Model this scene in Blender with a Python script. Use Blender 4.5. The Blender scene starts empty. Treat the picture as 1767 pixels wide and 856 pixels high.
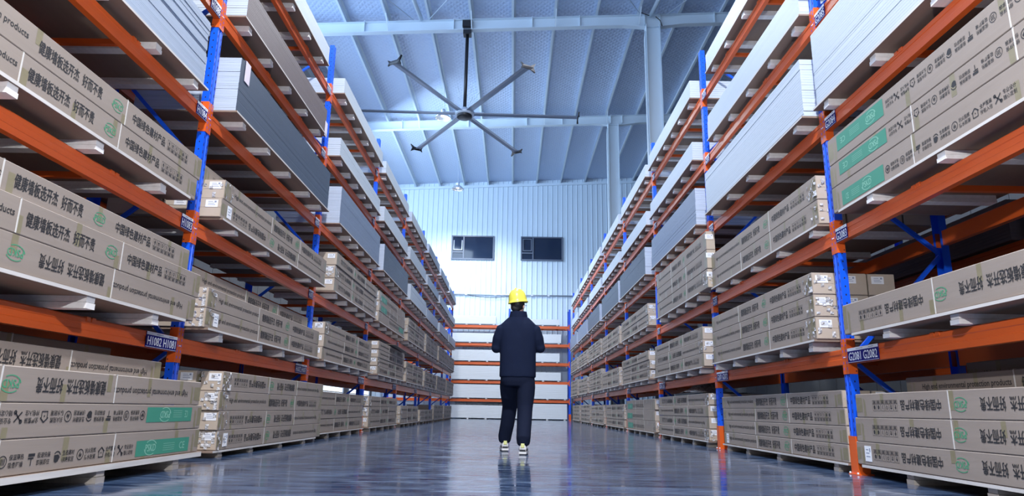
import bpy, math, random
from mathutils import Matrix, Vector
random.seed(7)
SC = bpy.context.scene
COL = SC.collection
PI = math.pi

# ------------------------------------------------------------------ camera
cam_d = bpy.data.cameras.new('camera'); cam = bpy.data.objects.new('camera', cam_d); COL.objects.link(cam)
cam_d.sensor_width = 36.0; cam_d.lens = 23.655; cam_d.clip_start = 0.05; cam_d.clip_end = 200
pitch, yaw, roll = 0.2362, 0.0038, 0.0178
F = Vector((-math.sin(yaw)*math.cos(pitch), math.cos(yaw)*math.cos(pitch), math.sin(pitch)))
U0 = Vector((math.sin(yaw)*math.sin(pitch), -math.cos(yaw)*math.sin(pitch), math.cos(pitch)))
R0 = Vector((math.cos(yaw), math.sin(yaw), 0))
Rv = math.cos(roll)*R0 + math.sin(roll)*U0
Uv = math.cos(roll)*U0 - math.sin(roll)*R0
M = Matrix((Rv, Uv, -F)).transposed().to_4x4(); M.translation = Vector((0, 0, 0.475))
cam.matrix_world = M
SC.camera = cam

# ------------------------------------------------------------------ world, light, exposure
SC.view_settings.view_transform = 'Standard'; SC.view_settings.look = 'None'
SC.view_settings.gamma = 1.0; SC.view_settings.use_curve_mapping = False
SC.view_settings.exposure = 0.0
W = bpy.data.worlds.new('sky'); SC.world = W; W.use_nodes = True
bg = W.node_tree.nodes['Background']; bg.inputs[0].default_value = (0.50, 0.66, 1.0, 1); bg.inputs[1].default_value = 0.15

def area(name, loc, target, sx, sy, power, color):
    d = bpy.data.lights.new(name, 'AREA'); d.shape = 'RECTANGLE'; d.size = sx; d.size_y = sy
    d.energy = power; d.color = color
    o = bpy.data.objects.new(name, d); COL.objects.link(o); o.location = loc
    o.rotation_euler = (Vector(target)-Vector(loc)).to_track_quat('-Z', 'Y').to_euler()
    return o
def spot(name, loc, target, power, color, angle=2.2, size=0.25, blend=0.6):
    d = bpy.data.lights.new(name, 'SPOT'); d.energy = power; d.color = color; d.spot_size = angle
    d.spot_blend = blend; d.shadow_soft_size = size
    o = bpy.data.objects.new(name, d); COL.objects.link(o); o.location = loc
    o.rotation_euler = (Vector(target)-Vector(loc)).to_track_quat('-Z', 'Y').to_euler()
    return o
COOL = (0.80, 0.90, 1.0)
area('daylight_through_loading_door', (0, -7.7, 3.4), (0, 20, 3.4), 6.2, 6.4, 130, (0.80, 0.90, 1.0))
area('daylight_through_left_clerestory', (-7.25, 12, 10.0), (-1.5, 14, 13.0), 36, 3.2, 2600, (0.48, 0.68, 1.0))
area('added_end_wall_fill', (-7.25, 28, 10.2), (0.5, 35, 9.0), 12, 3.4, 850, (0.62, 0.80, 1.0))  # extra light added in the clerestory band to brighten the end wall
spot('floodlight_over_aisle_entrance', (0.2, -0.6, 9.5), (0, 6, 0), 5500, (0.97, 0.97, 1.0), 2.4, 0.12)
spot('unseen_camera_lamp', (0.35, 0.7, 2.5), (0, 8, 2.8), 520, (0.97, 0.97, 1.0), 2.7, 0.05, 0.3)  # camera-side lamp out of view, added to match the low shadow angle

# ------------------------------------------------------------------ materials
def mat(name, color, rough=0.5, metal=0.0, spec=0.5, noise=None, bump=None, emit=None, coat=0.0):
    """noise=(scale xyz, color2, contrast) varies the colour; bump=(scale, strength, distance)"""
    m = bpy.data.materials.new(name); m.use_nodes = True
    nt = m.node_tree; b = nt.nodes['Principled BSDF']
    b.inputs['Base Color'].default_value = (*color, 1); b.inputs['Roughness'].default_value = rough
    b.inputs['Metallic'].default_value = metal; b.inputs['Specular IOR Level'].default_value = spec
    b.inputs['Coat Weight'].default_value = coat
    tc = None
    def coords(scale):
        nonlocal tc
        if tc is None: tc = nt.nodes.new('ShaderNodeTexCoord')
        mp = nt.nodes.new('ShaderNodeMapping'); mp.inputs['Scale'].default_value = scale
        nt.links.new(tc.outputs['Object'], mp.inputs[0]); return mp
    if noise:
        sc, c2, w = noise
        mp = coords(sc); n = nt.nodes.new('ShaderNodeTexNoise'); n.inputs['Scale'].default_value = 1
        n.inputs['Detail'].default_value = 4
        nt.links.new(mp.outputs[0], n.inputs['Vector'])
        r = nt.nodes.new('ShaderNodeValToRGB'); r.color_ramp.elements[0].position = 0.5-w; r.color_ramp.elements[1].position = 0.5+w
        r.color_ramp.elements[0].color = (*color, 1); r.color_ramp.elements[1].color = (*c2, 1)
        nt.links.new(n.outputs['Fac'], r.inputs[0]); nt.links.new(r.outputs[0], b.inputs['Base Color'])
    if bump:
        sc, st, di = bump
        mp = coords(sc); n = nt.nodes.new('ShaderNodeTexNoise'); n.inputs['Scale'].default_value = 1
        nt.links.new(mp.outputs[0], n.inputs['Vector'])
        bp = nt.nodes.new('ShaderNodeBump'); bp.inputs['Strength'].default_value = st; bp.inputs['Distance'].default_value = di
        nt.links.new(n.outputs['Fac'], bp.inputs['Height']); nt.links.new(bp.outputs[0], b.inputs['Normal'])
    if emit:
        b.inputs['Emission Color'].default_value = (*emit[0], 1); b.inputs['Emission Strength'].default_value = emit[1]
    return m
M_orange = mat('orange_powder_coat', (0.74, 0.125, 0.018), 0.33, noise=((2, 2, 2), (0.66, 0.10, 0.015), 0.3))
M_blue = mat('blue_powder_coat', (0.006, 0.10, 0.78), 0.32)
M_hole = mat('punched_hole_dark', (0.006, 0.008, 0.03), 0.8)
M_kraft = mat('kraft_cardboard', (0.265, 0.222, 0.19), 0.62, noise=((1.5, 6, 9), (0.31, 0.262, 0.225), 0.35), bump=((2.5, 10, 25), 0.12, 0.01))
M_kraft_end = mat('kraft_cardboard_end', (0.44, 0.365, 0.29), 0.6, noise=((6, 6, 6), (0.50, 0.42, 0.34), 0.35))
M_ink = mat('black_print', (0.022, 0.022, 0.025), 0.6)
M_green = mat('green_print', (0.045, 0.25, 0.17), 0.5)
M_greenlogo = mat('green_logo_print', (0.06, 0.30, 0.16), 0.55)
M_greenlite = mat('pale_green_print', (0.22, 0.48, 0.36), 0.5)
M_tape = mat('olive_packing_tape', (0.215, 0.19, 0.115), 0.3, noise=((9, 9, 20), (0.26, 0.23, 0.15), 0.3))
M_strap = mat('white_plastic_strap', (0.62, 0.60, 0.57), 0.35)
M_film = mat('crumpled_clear_film', (0.62, 0.63, 0.66), 0.12, noise=((30, 30, 30), (0.36, 0.33, 0.30), 0.12), bump=((40, 40, 40), 0.9, 0.03))
M_paper = mat('white_paper', (0.80, 0.82, 0.86), 0.6)
M_paperink = mat('grey_blue_paper_print', (0.28, 0.32, 0.42), 0.6)
M_pinkpaper = mat('pale_pink_paper', (0.76, 0.70, 0.80), 0.6)
M_wood = mat('pale_wood', (0.66, 0.60, 0.53), 0.65, noise=((3, 30, 30), (0.56, 0.49, 0.42), 0.3))
M_woodpaint = mat('whitish_bearer_wood', (0.84, 0.83, 0.82), 0.6, noise=((4, 30, 30), (0.72, 0.70, 0.68), 0.3))
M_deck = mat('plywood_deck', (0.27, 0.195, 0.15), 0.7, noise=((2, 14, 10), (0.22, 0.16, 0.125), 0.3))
M_deckedge = mat('pale_deck_edge', (0.66, 0.64, 0.62), 0.6, noise=((3, 8, 30), (0.50, 0.48, 0.46), 0.25))
M_shwhite = mat('white_board', (0.52, 0.59, 0.67), 0.5, noise=((0.5, 3, 40), (0.47, 0.54, 0.62), 0.3))
M_shbright = mat('bright_white_board', (0.78, 0.82, 0.86), 0.5)
M_shgrey = mat('light_grey_board', (0.35, 0.42, 0.54), 0.5, noise=((0.5, 3, 60), (0.29, 0.36, 0.47), 0.3))
M_shdark = mat('dark_grey_board', (0.075, 0.100, 0.145), 0.45, noise=((0.5, 3, 60), (0.066, 0.09, 0.132), 0.3))
M_shblue = mat('blue_grey_board', (0.20, 0.255, 0.355), 0.45, noise=((0.5, 3, 60), (0.18, 0.23, 0.33), 0.3))
M_shend = mat('pale_board_end', (0.50, 0.57, 0.68), 0.5, noise=((4, 3, 120), (0.40, 0.47, 0.58), 0.25))
M_shbrown = mat('brown_grey_board', (0.165, 0.130, 0.130), 0.5, noise=((0.5, 3, 90), (0.14, 0.112, 0.115), 0.3))
M_lblblue = mat('label_blue', (0.003, 0.004, 0.15), 0.55, spec=0.2)
M_lblwhite = mat('label_white', (0.78, 0.80, 0.86), 0.4)
M_steel = mat('pale_painted_steel', (0.62, 0.72, 0.80), 0.45)
M_galv = mat('galvanised_steel', (0.60, 0.68, 0.78), 0.4, 0.3)
M_black = mat('black_metal', (0.012, 0.012, 0.015), 0.4)
M_blade = mat('grey_aluminium_blade', (0.22, 0.27, 0.36), 0.35, 0.4)
M_lampmetal = mat('lamp_aluminium', (0.75, 0.78, 0.82), 0.25, 0.7)
M_lampglow = mat('lamp_glow', (0.9, 0.95, 1.0), 0.4, emit=((0.9, 0.95, 1.0), 6))
M_daypane = mat('frosted_daylit_pane', (0.8, 0.85, 0.9), 0.4, emit=((0.85, 0.93, 1.0), 1.3))
M_glass = mat('unlit_room_glass', (0.012, 0.022, 0.05), 0.06, spec=0.6)  # dark base colour stands in for the unlit room behind the panes
M_frame = mat('dark_window_frame', (0.10, 0.13, 0.19), 0.4)
M_framelite = mat('grey_window_sash', (0.30, 0.36, 0.46), 0.4)
M_hole2 = M_hole
M_cladding = mat('white_wall_cladding', (0.62, 0.74, 0.86), 0.45, noise=((0.3, 0.3, 0.15), (0.57, 0.70, 0.83), 0.3))
M_sidewall = mat('shade_dark_side_cladding', (0.075, 0.08, 0.09), 0.7)  # even dark colour stands in for the shade behind the racks
M_conduit = mat('metal_conduit', (0.50, 0.56, 0.64), 0.35, 0.5)
# person
M_navy = mat('navy_black_jacket', (0.006, 0.011, 0.032), 0.85, spec=0.15, noise=((8, 8, 8), (0.008, 0.014, 0.038), 0.3), bump=((9, 9, 5), 0.35, 0.02))
M_trouser = mat('dark_trousers', (0.006, 0.010, 0.027), 0.85, spec=0.15, bump=((9, 9, 5), 0.35, 0.02))
M_skin = mat('skin', (0.62, 0.40, 0.31), 0.5)
M_hair = mat('black_hair', (0.008, 0.008, 0.010), 0.45, bump=((60, 60, 20), 0.5, 0.01))
M_yellow = mat('yellow_helmet_plastic', (0.88, 0.81, 0.10), 0.3)
M_shoe = mat('white_shoe', (0.74, 0.75, 0.76), 0.5)
M_shoeyel = mat('pale_yellow_shoe_tab', (0.72, 0.74, 0.30), 0.5)
M_shoeblk = mat('black_shoe_sole', (0.02, 0.022, 0.03), 0.6)

def floor_material():
    m = bpy.data.materials.new('polished_blue_grey_floor'); m.use_nodes = True; nt = m.node_tree; L = nt.links
    b = nt.nodes['Principled BSDF']
    tc = nt.nodes.new('ShaderNodeTexCoord')
    def noise(scale, det, dist=0.0):
        mp = nt.nodes.new('ShaderNodeMapping'); mp.inputs['Scale'].default_value = scale
        L.new(tc.outputs['Object'], mp.inputs[0])
        n = nt.nodes.new('ShaderNodeTexNoise'); n.inputs['Scale'].default_value = 1; n.inputs['Detail'].default_value = det
        n.inputs['Distortion'].default_value = dist
        L.new(mp.outputs[0], n.inputs['Vector']); return n
    def ramp(n, p0, c0, p1, c1):
        r = nt.nodes.new('ShaderNodeValToRGB'); e = r.color_ramp.elements
        e[0].position = p0; e[0].color = c0; e[1].position = p1; e[1].color = c1
        L.new(n.outputs['Fac'], r.inputs[0]); return r
    n1 = noise((0.9, 2.6, 1), 6, 0.6); n2 = noise((3.5, 11, 1), 5, 0.4)
    r1 = ramp(n1, 0.36, (0.022, 0.042, 0.092, 1), 0.66, (0.075, 0.118, 0.205, 1))
    r2 = ramp(n2, 0.35, (0.55, 0.60, 0.70, 1), 0.7, (1.35, 1.32, 1.25, 1))
    mx = nt.nodes.new('ShaderNodeMixRGB'); mx.blend_type = 'MULTIPLY'; mx.inputs[0].default_value = 1
    L.new(r1.outputs[0], mx.inputs[1]); L.new(r2.outputs[0], mx.inputs[2])
    L.new(mx.outputs[0], b.inputs['Base Color'])
    r3 = ramp(n2, 0.36, (0.05, 0.05, 0.05, 1), 0.68, (0.23, 0.23, 0.23, 1))
    L.new(r3.outputs[0], b.inputs['Roughness'])
    b.inputs['Specular IOR Level'].default_value = 0.75
    n3 = noise((1.2, 4.0, 1), 3)
    bp = nt.nodes.new('ShaderNodeBump'); bp.inputs['Strength'].default_value = 0.07; bp.inputs['Distance'].default_value = 0.02
    L.new(n3.outputs['Fac'], bp.inputs['Height']); L.new(bp.outputs[0], b.inputs['Normal'])
    return m
M_floor = floor_material()

def roof_material():
    m = bpy.data.materials.new('foil_faced_insulation'); m.use_nodes = True; nt = m.node_tree; L = nt.links
    b = nt.nodes['Principled BSDF']; b.inputs['Base Color'].default_value = (0.50, 0.60, 0.78, 1)
    b.inputs['Roughness'].default_value = 0.42; b.inputs['Metallic'].default_value = 0.15
    tc = nt.nodes.new('ShaderNodeTexCoord'); hs = []
    for ang in (0.72, -0.72):
        mp = nt.nodes.new('ShaderNodeMapping'); mp.inputs['Rotation'].default_value = (0, 0, ang)
        L.new(tc.outputs['Object'], mp.inputs[0])
        w = nt.nodes.new('ShaderNodeTexWave'); w.inputs['Scale'].default_value = 2.1; w.inputs['Distortion'].default_value = 2.2
        w.inputs['Detail'].default_value = 2; w.inputs['Detail Scale'].default_value = 1.5
        L.new(mp.outputs[0], w.inputs['Vector']); hs.append(w)
    mx = nt.nodes.new('ShaderNodeMath'); mx.operation = 'MINIMUM'
    L.new(hs[0].outputs['Fac'], mx.inputs[0]); L.new(hs[1].outputs['Fac'], mx.inputs[1])
    bp = nt.nodes.new('ShaderNodeBump'); bp.inputs['Strength'].default_value = 0.45; bp.inputs['Distance'].default_value = 0.03
    L.new(mx.outputs[0], bp.inputs['Height']); L.new(bp.outputs[0], b.inputs['Normal'])
    return m
M_roof = roof_material()

# ------------------------------------------------------------------ mesh helpers
class MB:
    def __init__(s): s.v = []; s.f = []; s.m = []; s.mats = []; s.sm = []
    def mi(s, m):
        if m not in s.mats: s.mats.append(m)
        return s.mats.index(m)
    def face(s, pts, m, smooth=False):
        n = len(s.v); s.v += [tuple(p) for p in pts]; s.f.append(tuple(range(n, n+len(pts)))); s.m.append(s.mi(m)); s.sm.append(smooth)
    def box(s, x0, x1, y0, y1, z0, z1, m, mx=None):
        n = len(s.v)
        P = [(x0,y0,z0),(x1,y0,z0),(x1,y1,z0),(x0,y1,z0),(x0,y0,z1),(x1,y0,z1),(x1,y1,z1),(x0,y1,z1)]
        s.v += P
        for i, q in enumerate(((0,3,2,1),(4,5,6,7),(0,1,5,4),(2,3,7,6),(1,2,6,5),(3,0,4,7))):
            s.f.append(tuple(n+k for k in q)); s.m.append(s.mi(m if mx is None or i < 4 else mx)); s.sm.append(False)
    def bar(s, p, q, w, h, m, up=(0, 0, 1)):
        """a rectangular bar from p to q"""
        p, q = Vector(p), Vector(q); d = (q-p).normalized(); u = Vector(up)
        a = d.cross(u)
        if a.length < 1e-4: a = d.cross(Vector((1, 0, 0)))
        a.normalize(); c = a.cross(d).normalized()
        n = len(s.v)
        for e in (p, q):
            for (i, j) in ((-1,-1),(1,-1),(1,1),(-1,1)): s.v.append(tuple(e+a*(w/2*i)+c*(h/2*j)))
        for qd in ((0,1,5,4),(1,2,6,5),(2,3,7,6),(3,0,4,7),(3,2,1,0),(4,5,6,7)):
            s.f.append(tuple(n+k for k in qd)); s.m.append(s.mi(m)); s.sm.append(False)
    def tube(s, pts, r, m, n=8, cap=True):
        pts = [Vector(p) for p in pts]; rs = r if isinstance(r, (list, tuple)) else [r]*len(pts)
        base = len(s.v); prev = None
        for i, p in enumerate(pts):
            d = (pts[min(i+1, len(pts)-1)]-pts[max(i-1, 0)]).normalized()
            a = d.cross(Vector((0, 0, 1))) if prev is None else prev - d*prev.dot(d)
            if a.length < 1e-4: a = d.cross(Vector((1, 0, 0)))
            a.normalize(); prev = a; c = d.cross(a)
            for k in range(n):
                t = 2*PI*k/n; s.v.append(tuple(p+(a*math.cos(t)+c*math.sin(t))*rs[i]))
        for i in range(len(pts)-1):
            for k in range(n):
                a0 = base+i*n+k; a1 = base+i*n+(k+1) % n
                s.f.append((a0, a1, a1+n, a0+n)); s.m.append(s.mi(m)); s.sm.append(True)
        if cap:
            s.f.append(tuple(base+k for k in reversed(range(n)))); s.m.append(s.mi(m)); s.sm.append(False)
            e = base+(len(pts)-1)*n
            s.f.append(tuple(e+k for k in range(n))); s.m.append(s.mi(m)); s.sm.append(False)
    def lathe(s, prof, m, n=24, c=(0, 0, 0), smooth=True):
        base = len(s.v)
        for (r, z) in prof:
            for k in range(n):
                t = 2*PI*k/n; s.v.append((c[0]+r*math.cos(t), c[1]+r*math.sin(t), c[2]+z))
        for i in range(len(prof)-1):
            for k in range(n):
                a0 = base+i*n+k; a1 = base+i*n+(k+1) % n
                s.f.append((a0, a1, a1+n, a0+n)); s.m.append(s.mi(m)); s.sm.append(smooth)
    def mesh(s, name):
        me = bpy.data.meshes.new(name); me.from_pydata(s.v, [], s.f)
        for m in s.mats: me.materials.append(m)
        me.polygons.foreach_set('material_index', s.m); me.polygons.foreach_set('use_smooth', s.sm)
        me.update(); return me

def link(name, data, parent=None, loc=(0, 0, 0), rot=(0, 0, 0)):
    o = bpy.data.objects.new(name, data); COL.objects.link(o)
    o.location = loc; o.rotation_euler = rot
    if parent: o.parent = parent
    return o
def tag(o, label=None, cat=None, group=None, kind=None):
    if label: o['label'] = label
    if cat: o['category'] = cat
    if group: o['group'] = group
    if kind: o['kind'] = kind
    return o
def bevel(me, w, seg=1):
    import bmesh
    bm = bmesh.new(); bm.from_mesh(me)
    bmesh.ops.remove_doubles(bm, verts=bm.verts, dist=1e-5)
    ed = [e for e in bm.edges if len(e.link_faces) == 2 and e.calc_face_angle(0) > 0.5]
    bmesh.ops.bevel(bm, geom=ed, offset=w, segments=seg, affect='EDGES', clamp_overlap=True)
    bm.to_mesh(me); bm.free(); return me

# ------------------------------------------------------------------ flat print (lettering), built in the face plane: local x along, z up, faces -y
_txt = {}
def text_polys(body, bold=0.0):
    key = (body, bold)
    if key in _txt: return _txt[key]
    c = bpy.data.curves.new('t', 'FONT'); c.body = body; c.size = 1.0; c.resolution_u = 2; c.offset = bold
    o = bpy.data.objects.new('t', c); COL.objects.link(o)
    dg = bpy.context.evaluated_depsgraph_get(); ev = o.evaluated_get(dg); me = ev.to_mesh()
    vs = [(v.co.x, v.co.y) for v in me.vertices]; fs = [tuple(p.vertices) for p in me.polygons]
    ev.to_mesh_clear(); bpy.data.objects.remove(o); bpy.data.curves.remove(c)
    xs = [v[0] for v in vs] or [0]; ys = [v[1] for v in vs] or [0]
    _txt[key] = (vs, fs, min(xs), max(xs), min(ys), max(ys)); return _txt[key]
def put_text(mb, body, x0, x1, z0, z1, m, bold=0.0, y=0.0):
    if bold > .015:      # heavy CJK strokes: the glyphs set twice with a small shift
        w = (z1-z0)*.045
        put_text(mb, body, x0, x1-w, z0, z1-w*.6, m, 0.0, y); put_text(mb, body, x0+w, x1, z0+w*.6, z1, m, 0.0, y-.0001); return
    vs, fs, a, b, c, d = text_polys(body, bold)
    n = len(mb.v)
    mb.v += [(x0+(v[0]-a)/(b-a)*(x1-x0), y, z0+(v[1]-c)/(d-c)*(z1-z0)) for v in vs]
    mi = mb.mi(m)
    for f in fs: mb.f.append(tuple(n+k for k in f)); mb.m.append(mi); mb.sm.append(False)
def rect(mb, x0, x1, z0, z1, m, y=0.0): mb.face([(x0, y, z0), (x1, y, z0), (x1, y, z1), (x0, y, z1)], m)
def frame2(mb, x0, x1, z0, z1, t, m, y=0.0):
    rect(mb, x0, x1, z0, z0+t, m, y); rect(mb, x0, x1, z1-t, z1, m, y); rect(mb, x0, x0+t, z0+t, z1-t, m, y); rect(mb, x1-t, x1, z0+t, z1-t, m, y)
def ring(mb, cx, cz, r0, r1, m, n=18, sx=1.0, sz=1.0, a0=0, a1=2*PI, y=0.0):
    for k in range(n):
        s, e = a0+(a1-a0)*k/n, a0+(a1-a0)*(k+1)/n
        P = [(cx+r*math.cos(t)*sx, y, cz+r*math.sin(t)*sz) for r, t in ((r0, s), (r1, s), (r1, e), (r0, e))]
        mb.face(P, m)
def poly(mb, pts, m, y=0.0): mb.face([(p[0], y, p[1]) for p in pts], m)
def line(mb, p, q, t, m, y=0.0):
    d = Vector((q[0]-p[0], q[1]-p[1])).normalized()*t/2; n = (-d.y, d.x)
    poly(mb, [(p[0]-n[0], p[1]-n[1]), (q[0]-n[0], q[1]-n[1]), (q[0]+n[0], q[1]+n[1]), (p[0]+n[0], p[1]+n[1])], m, y)
def logo(mb, cx, cz, w, m, y=0.0):
    put_text(mb, 'PSKD', cx-w*0.46, cx+w*0.46, cz-w*0.17, cz+w*0.16, m, 0.02, y)
    ring(mb, cx, cz, w*0.50, w*0.56, m, 10, 1.0, 0.62, 0.15*PI, 0.75*PI, y)
    ring(mb, cx, cz, w*0.50, w*0.56, m, 10, 1.0, 0.62, 1.05*PI, 1.7*PI, y)
def icon(mb, k, cx, cz, s, m):
    r = s/2; t = s*0.09
    if k == 'leaf':
        ring(mb, cx, cz, r*.82, r, m, 20); poly(mb, [(cx, cz-r*.7), (cx-r*.6, cz+r*.1), (cx-r*.3, cz+r*.5), (cx, cz)], m); poly(mb, [(cx, cz-r*.5), (cx, cz+r*.1), (cx+r*.4, cz+r*.5), (cx+r*.6, cz+r*.05)], m)
    if k == 'heat':
        ring(mb, cx, cz, r*.85, r, m, 20)
        for d in (-.35, 0, .35):
            line(mb, (cx+d*r, cz-r*.5), (cx+d*r+r*.12, cz), t, m); line(mb, (cx+d*r+r*.12, cz), (cx+d*r, cz+r*.5), t, m)
    if k == 'roller':
        rect(mb, cx-r*.8, cx+r*.8, cz+r*.45, cz+r*.95, m); rect(mb, cx-r*.8, cx+r*.55, cz+r*.05, cz+r*.3, m); rect(mb, cx-r*.1, cx+r*.12, cz-r, cz+r*.05, m)
    if k == 'paint':
        ring(mb, cx, cz, r*.8, r, m, 10, 1, 1, .1*PI, .8*PI)
        poly(mb, [(cx-r*.8, cz+r*.3), (cx-r*.7, cz-r*.7), (cx-r*.2, cz-r), (cx+r*.4, cz-r*.8), (cx+r*.8, cz-r*.1), (cx+r*.3, cz+r*.4)], m)
    if k == 'fire':
        ring(mb, cx, cz, r*.84, r, m, 20)
        poly(mb, [(cx, cz+r*.65), (cx-r*.4, cz-r*.1), (cx-r*.25, cz-r*.6), (cx, cz-r*.2)], m); poly(mb, [(cx, cz-r*.2), (cx+r*.25, cz-r*.6), (cx+r*.42, cz), (cx+r*.2, cz+r*.25)], m)
    if k == 'house':
        line(mb, (cx-r, cz+r*.15), (cx, cz+r*.95), t*1.4, m); line(mb, (cx, cz+r*.95), (cx+r, cz+r*.15), t*1.4, m)
        line(mb, (cx-r*.72, cz+r*.3), (cx-r*.72, cz-r*.9), t, m); line(mb, (cx+r*.72, cz+r*.3), (cx+r*.72, cz-r*.9), t, m); line(mb, (cx-r*.76, cz-r*.88), (cx+r*.76, cz-r*.88), t, m)
        poly(mb, [(cx, cz-r*.3), (cx+r*.18, cz-r*.1), (cx, cz+r*.1), (cx-r*.18, cz-r*.1)], m)
    if k == 'tools':
        line(mb, (cx-r*.8, cz-r*.8), (cx+r*.8, cz+r*.8), t*1.4, m); line(mb, (cx-r*.8, cz+r*.8), (cx+r*.8, cz-r*.8), t*1.4, m)
        ring(mb, cx-r*.75, cz+r*.75, r*.15, r*.38, m, 8); ring(mb, cx+r*.75, cz-r*.75, r*.15, r*.38, m, 8)
FEAT = [('leaf', '绿色环保', '创新家装'), ('heat', '保温隔热', '吸音降噪'), ('roller', '极速快装', '即装即住'), ('paint', '生态建材', '健康家居'),
        ('fire', '抗火阻燃', '防水耐潮'), ('house', '全屋整装', '拎包入住'), ('tools', '专业设计', '随心定制')]
def print_A(L, parts=False):
    """slogan side, offsets from the left end"""
    mb = MB(); x = -L/2; m = M_ink; s = L/3.4; out = []
    def cut(nm):
        nonlocal mb
        if parts: out.append((nm, mb.mesh(nm))); mb = MB()
    put_text(mb, 'High end environmental protection products', x+.22*s, x+1.20*s, -.024, .030, m, 0.012); cut('english_lettering')
    put_text(mb, '健康墙板选开杰', x+1.29*s, x+1.665*s, -.044, .042, m, 0.022)
    put_text(mb, '好而不贵', x+1.70*s, x+1.915*s, -.044, .042, m, 0.022); cut('slogan_lettering')
    logo(mb, x+2.10*s, 0.0, .13*s, M_greenlogo); cut('green_logo')
    put_text(mb, '中国绿色建材产品', x+2.29*s, x+2.76*s, -.038, .038, m, 0.022); cut('product_lettering')
    w = .058*s; x0 = x+2.80*s
    for k in range(6):
        a = x0+k*w
        frame2(mb, a, a+w*.88, -.012, .042, .0022, m); frame2(mb, a, a+w*.88, -.040, -.014, .0022, m)
        c = a+w*.44; z = .014
        if k == 0: poly(mb, [(c-.012, z), (c+.012, z), (c, z+.02)], m); rect(mb, c-.004, c+.004, z-.016, z, m)
        elif k == 1: rect(mb, c-.012, c+.012, z+.006, z+.012, m); rect(mb, c-.010, c-.004, z-.016, z+.006, m); rect(mb, c+.004, c+.010, z-.016, z+.006, m)
        elif k == 2: ring(mb, c, z+.004, .008, .012, m, 10); rect(mb, c-.002, c+.002, z-.018, z-.006, m)
        elif k == 3: line(mb, (c-.006, z+.016), (c+.004, z), .005, m); line(mb, (c+.004, z), (c-.004, z-.016), .005, m)
        else: poly(mb, [(c-.013, z), (c-.006, z+.016), (c+.008, z+.014), (c+.013, z-.004), (c+.004, z-.017), (c-.008, z-.012)], m)
        rect(mb, a+w*.16, a+w*.72, -.025, -.020, m); rect(mb, a+w*.16, a+w*.72, -.034, -.029, m)
    if parts: cut('handling_symbols'); return out
    return mb.mesh('printed_lettering')
def print_B(L, H, side, parts=False):
    """feature side with the green panel at the left (side=0) or right (side=1) end"""
    mb = MB(); x = -L/2; m = M_ink; out = []
    def cut(nm):
        nonlocal mb
        if parts: out.append((nm, mb.mesh(nm))); mb = MB()
    gx0, gx1 = (x+.17, x+.83) if side == 0 else (L/2-.92, L/2-.17)
    gz0, gz1 = -.40*H, .17*H
    rect(mb, gx0, gx1, gz0, gz1, M_green); gw = gx1-gx0; gc = (gz0+gz1)/2; lite = M_greenlite
    lx = gx0+gw*(.62 if side == 0 else .25)
    logo(mb, lx, gc, .15, lite, -.0005)
    put_text(mb, 'CE', gx0+gw*(.10 if side == 0 else .80), gx0+gw*(.17 if side == 0 else .91), gc-.028, gc+.022, lite, 0.0, -.0005)
    for q in range(4): rect(mb, gx0+gw*(.24 if side == 0 else .48), gx0+gw*(.44 if side == 0 else .70), gc-.028+q*.015, gc-.025+q*.015, lite, -.0005)
    cut('green_panel')
    for k, (ic, a, b) in enumerate(FEAT):
        ax = (gx1+.055+k*.197) if side == 0 else (gx0-.185-(6-k)*.205)
        icon(mb, ic, ax, -.10*H, .062, m)
        put_text(mb, a, ax+.044, ax+.148, -.10*H+.004, -.10*H+.033, m, 0.012)
        put_text(mb, b, ax+.044, ax+.148, -.10*H-.033, -.10*H-.004, m, 0.012); cut('feature_print')
    if parts: return out
    return mb.mesh('printed_lettering')

# ------------------------------------------------------------------ the setting
def roof_z(x): return 13.12 + 0.047*x
YB, XLW, XRW, YF = 36.3, -7.4, 8.6, -7.8
mb = MB(); mb.box(XLW-.2, XRW+.2, YF, YB+.2, -.12, 0, M_floor); tag(link('floor', mb.mesh('floor')), kind='structure', label='polished blue-grey concrete floor of the warehouse aisle')
ceil_ = MB()
ceil_.face([(XLW, YF, roof_z(XLW)), (XRW, YF, roof_z(XRW)), (XRW, YB, roof_z(XRW)), (XLW, YB, roof_z(XLW))], M_roof)
ceil_.face([(XLW, YF, roof_z(XLW)+.1), (XRW, YF, roof_z(XRW)+.1), (XRW, YB, roof_z(XRW)+.1), (XLW, YB, roof_z(XLW)+.1)], M_roof)
for (a, b) in (((XLW, YF), (XRW, YF)), ((XRW, YF), (XRW, YB)), ((XRW, YB), (XLW, YB)), ((XLW, YB), (XLW, YF))):
    ceil_.face([(a[0], a[1], roof_z(a[0])), (b[0], b[1], roof_z(b[0])), (b[0], b[1], roof_z(b[0])+.1), (a[0], a[1], roof_z(a[0])+.1)], M_roof)
ceiling = tag(link('ceiling', ceil_.mesh('ceiling')), kind='structure', label='sloping warehouse roof lined with foil-faced insulation')
# purlins: Z sections running down the building
pm = MB()
Lp = YB-YF
for (x0, x1, z0, z1) in ((-.009, .009, 0, .21), (-.07, .0, 0, .012), (.0, .07, .20, .212), (-.07, -.058, 0, .03)):
    pm.box(x0, x1, 0, Lp, z0, z1, M_steel)
pmesh = pm.mesh('purlin')
for k in range(-5, 7):
    x = -0.15+1.36*k
    link('purlin', pmesh, ceiling, (x, YF, roof_z(x)-.215))
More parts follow.
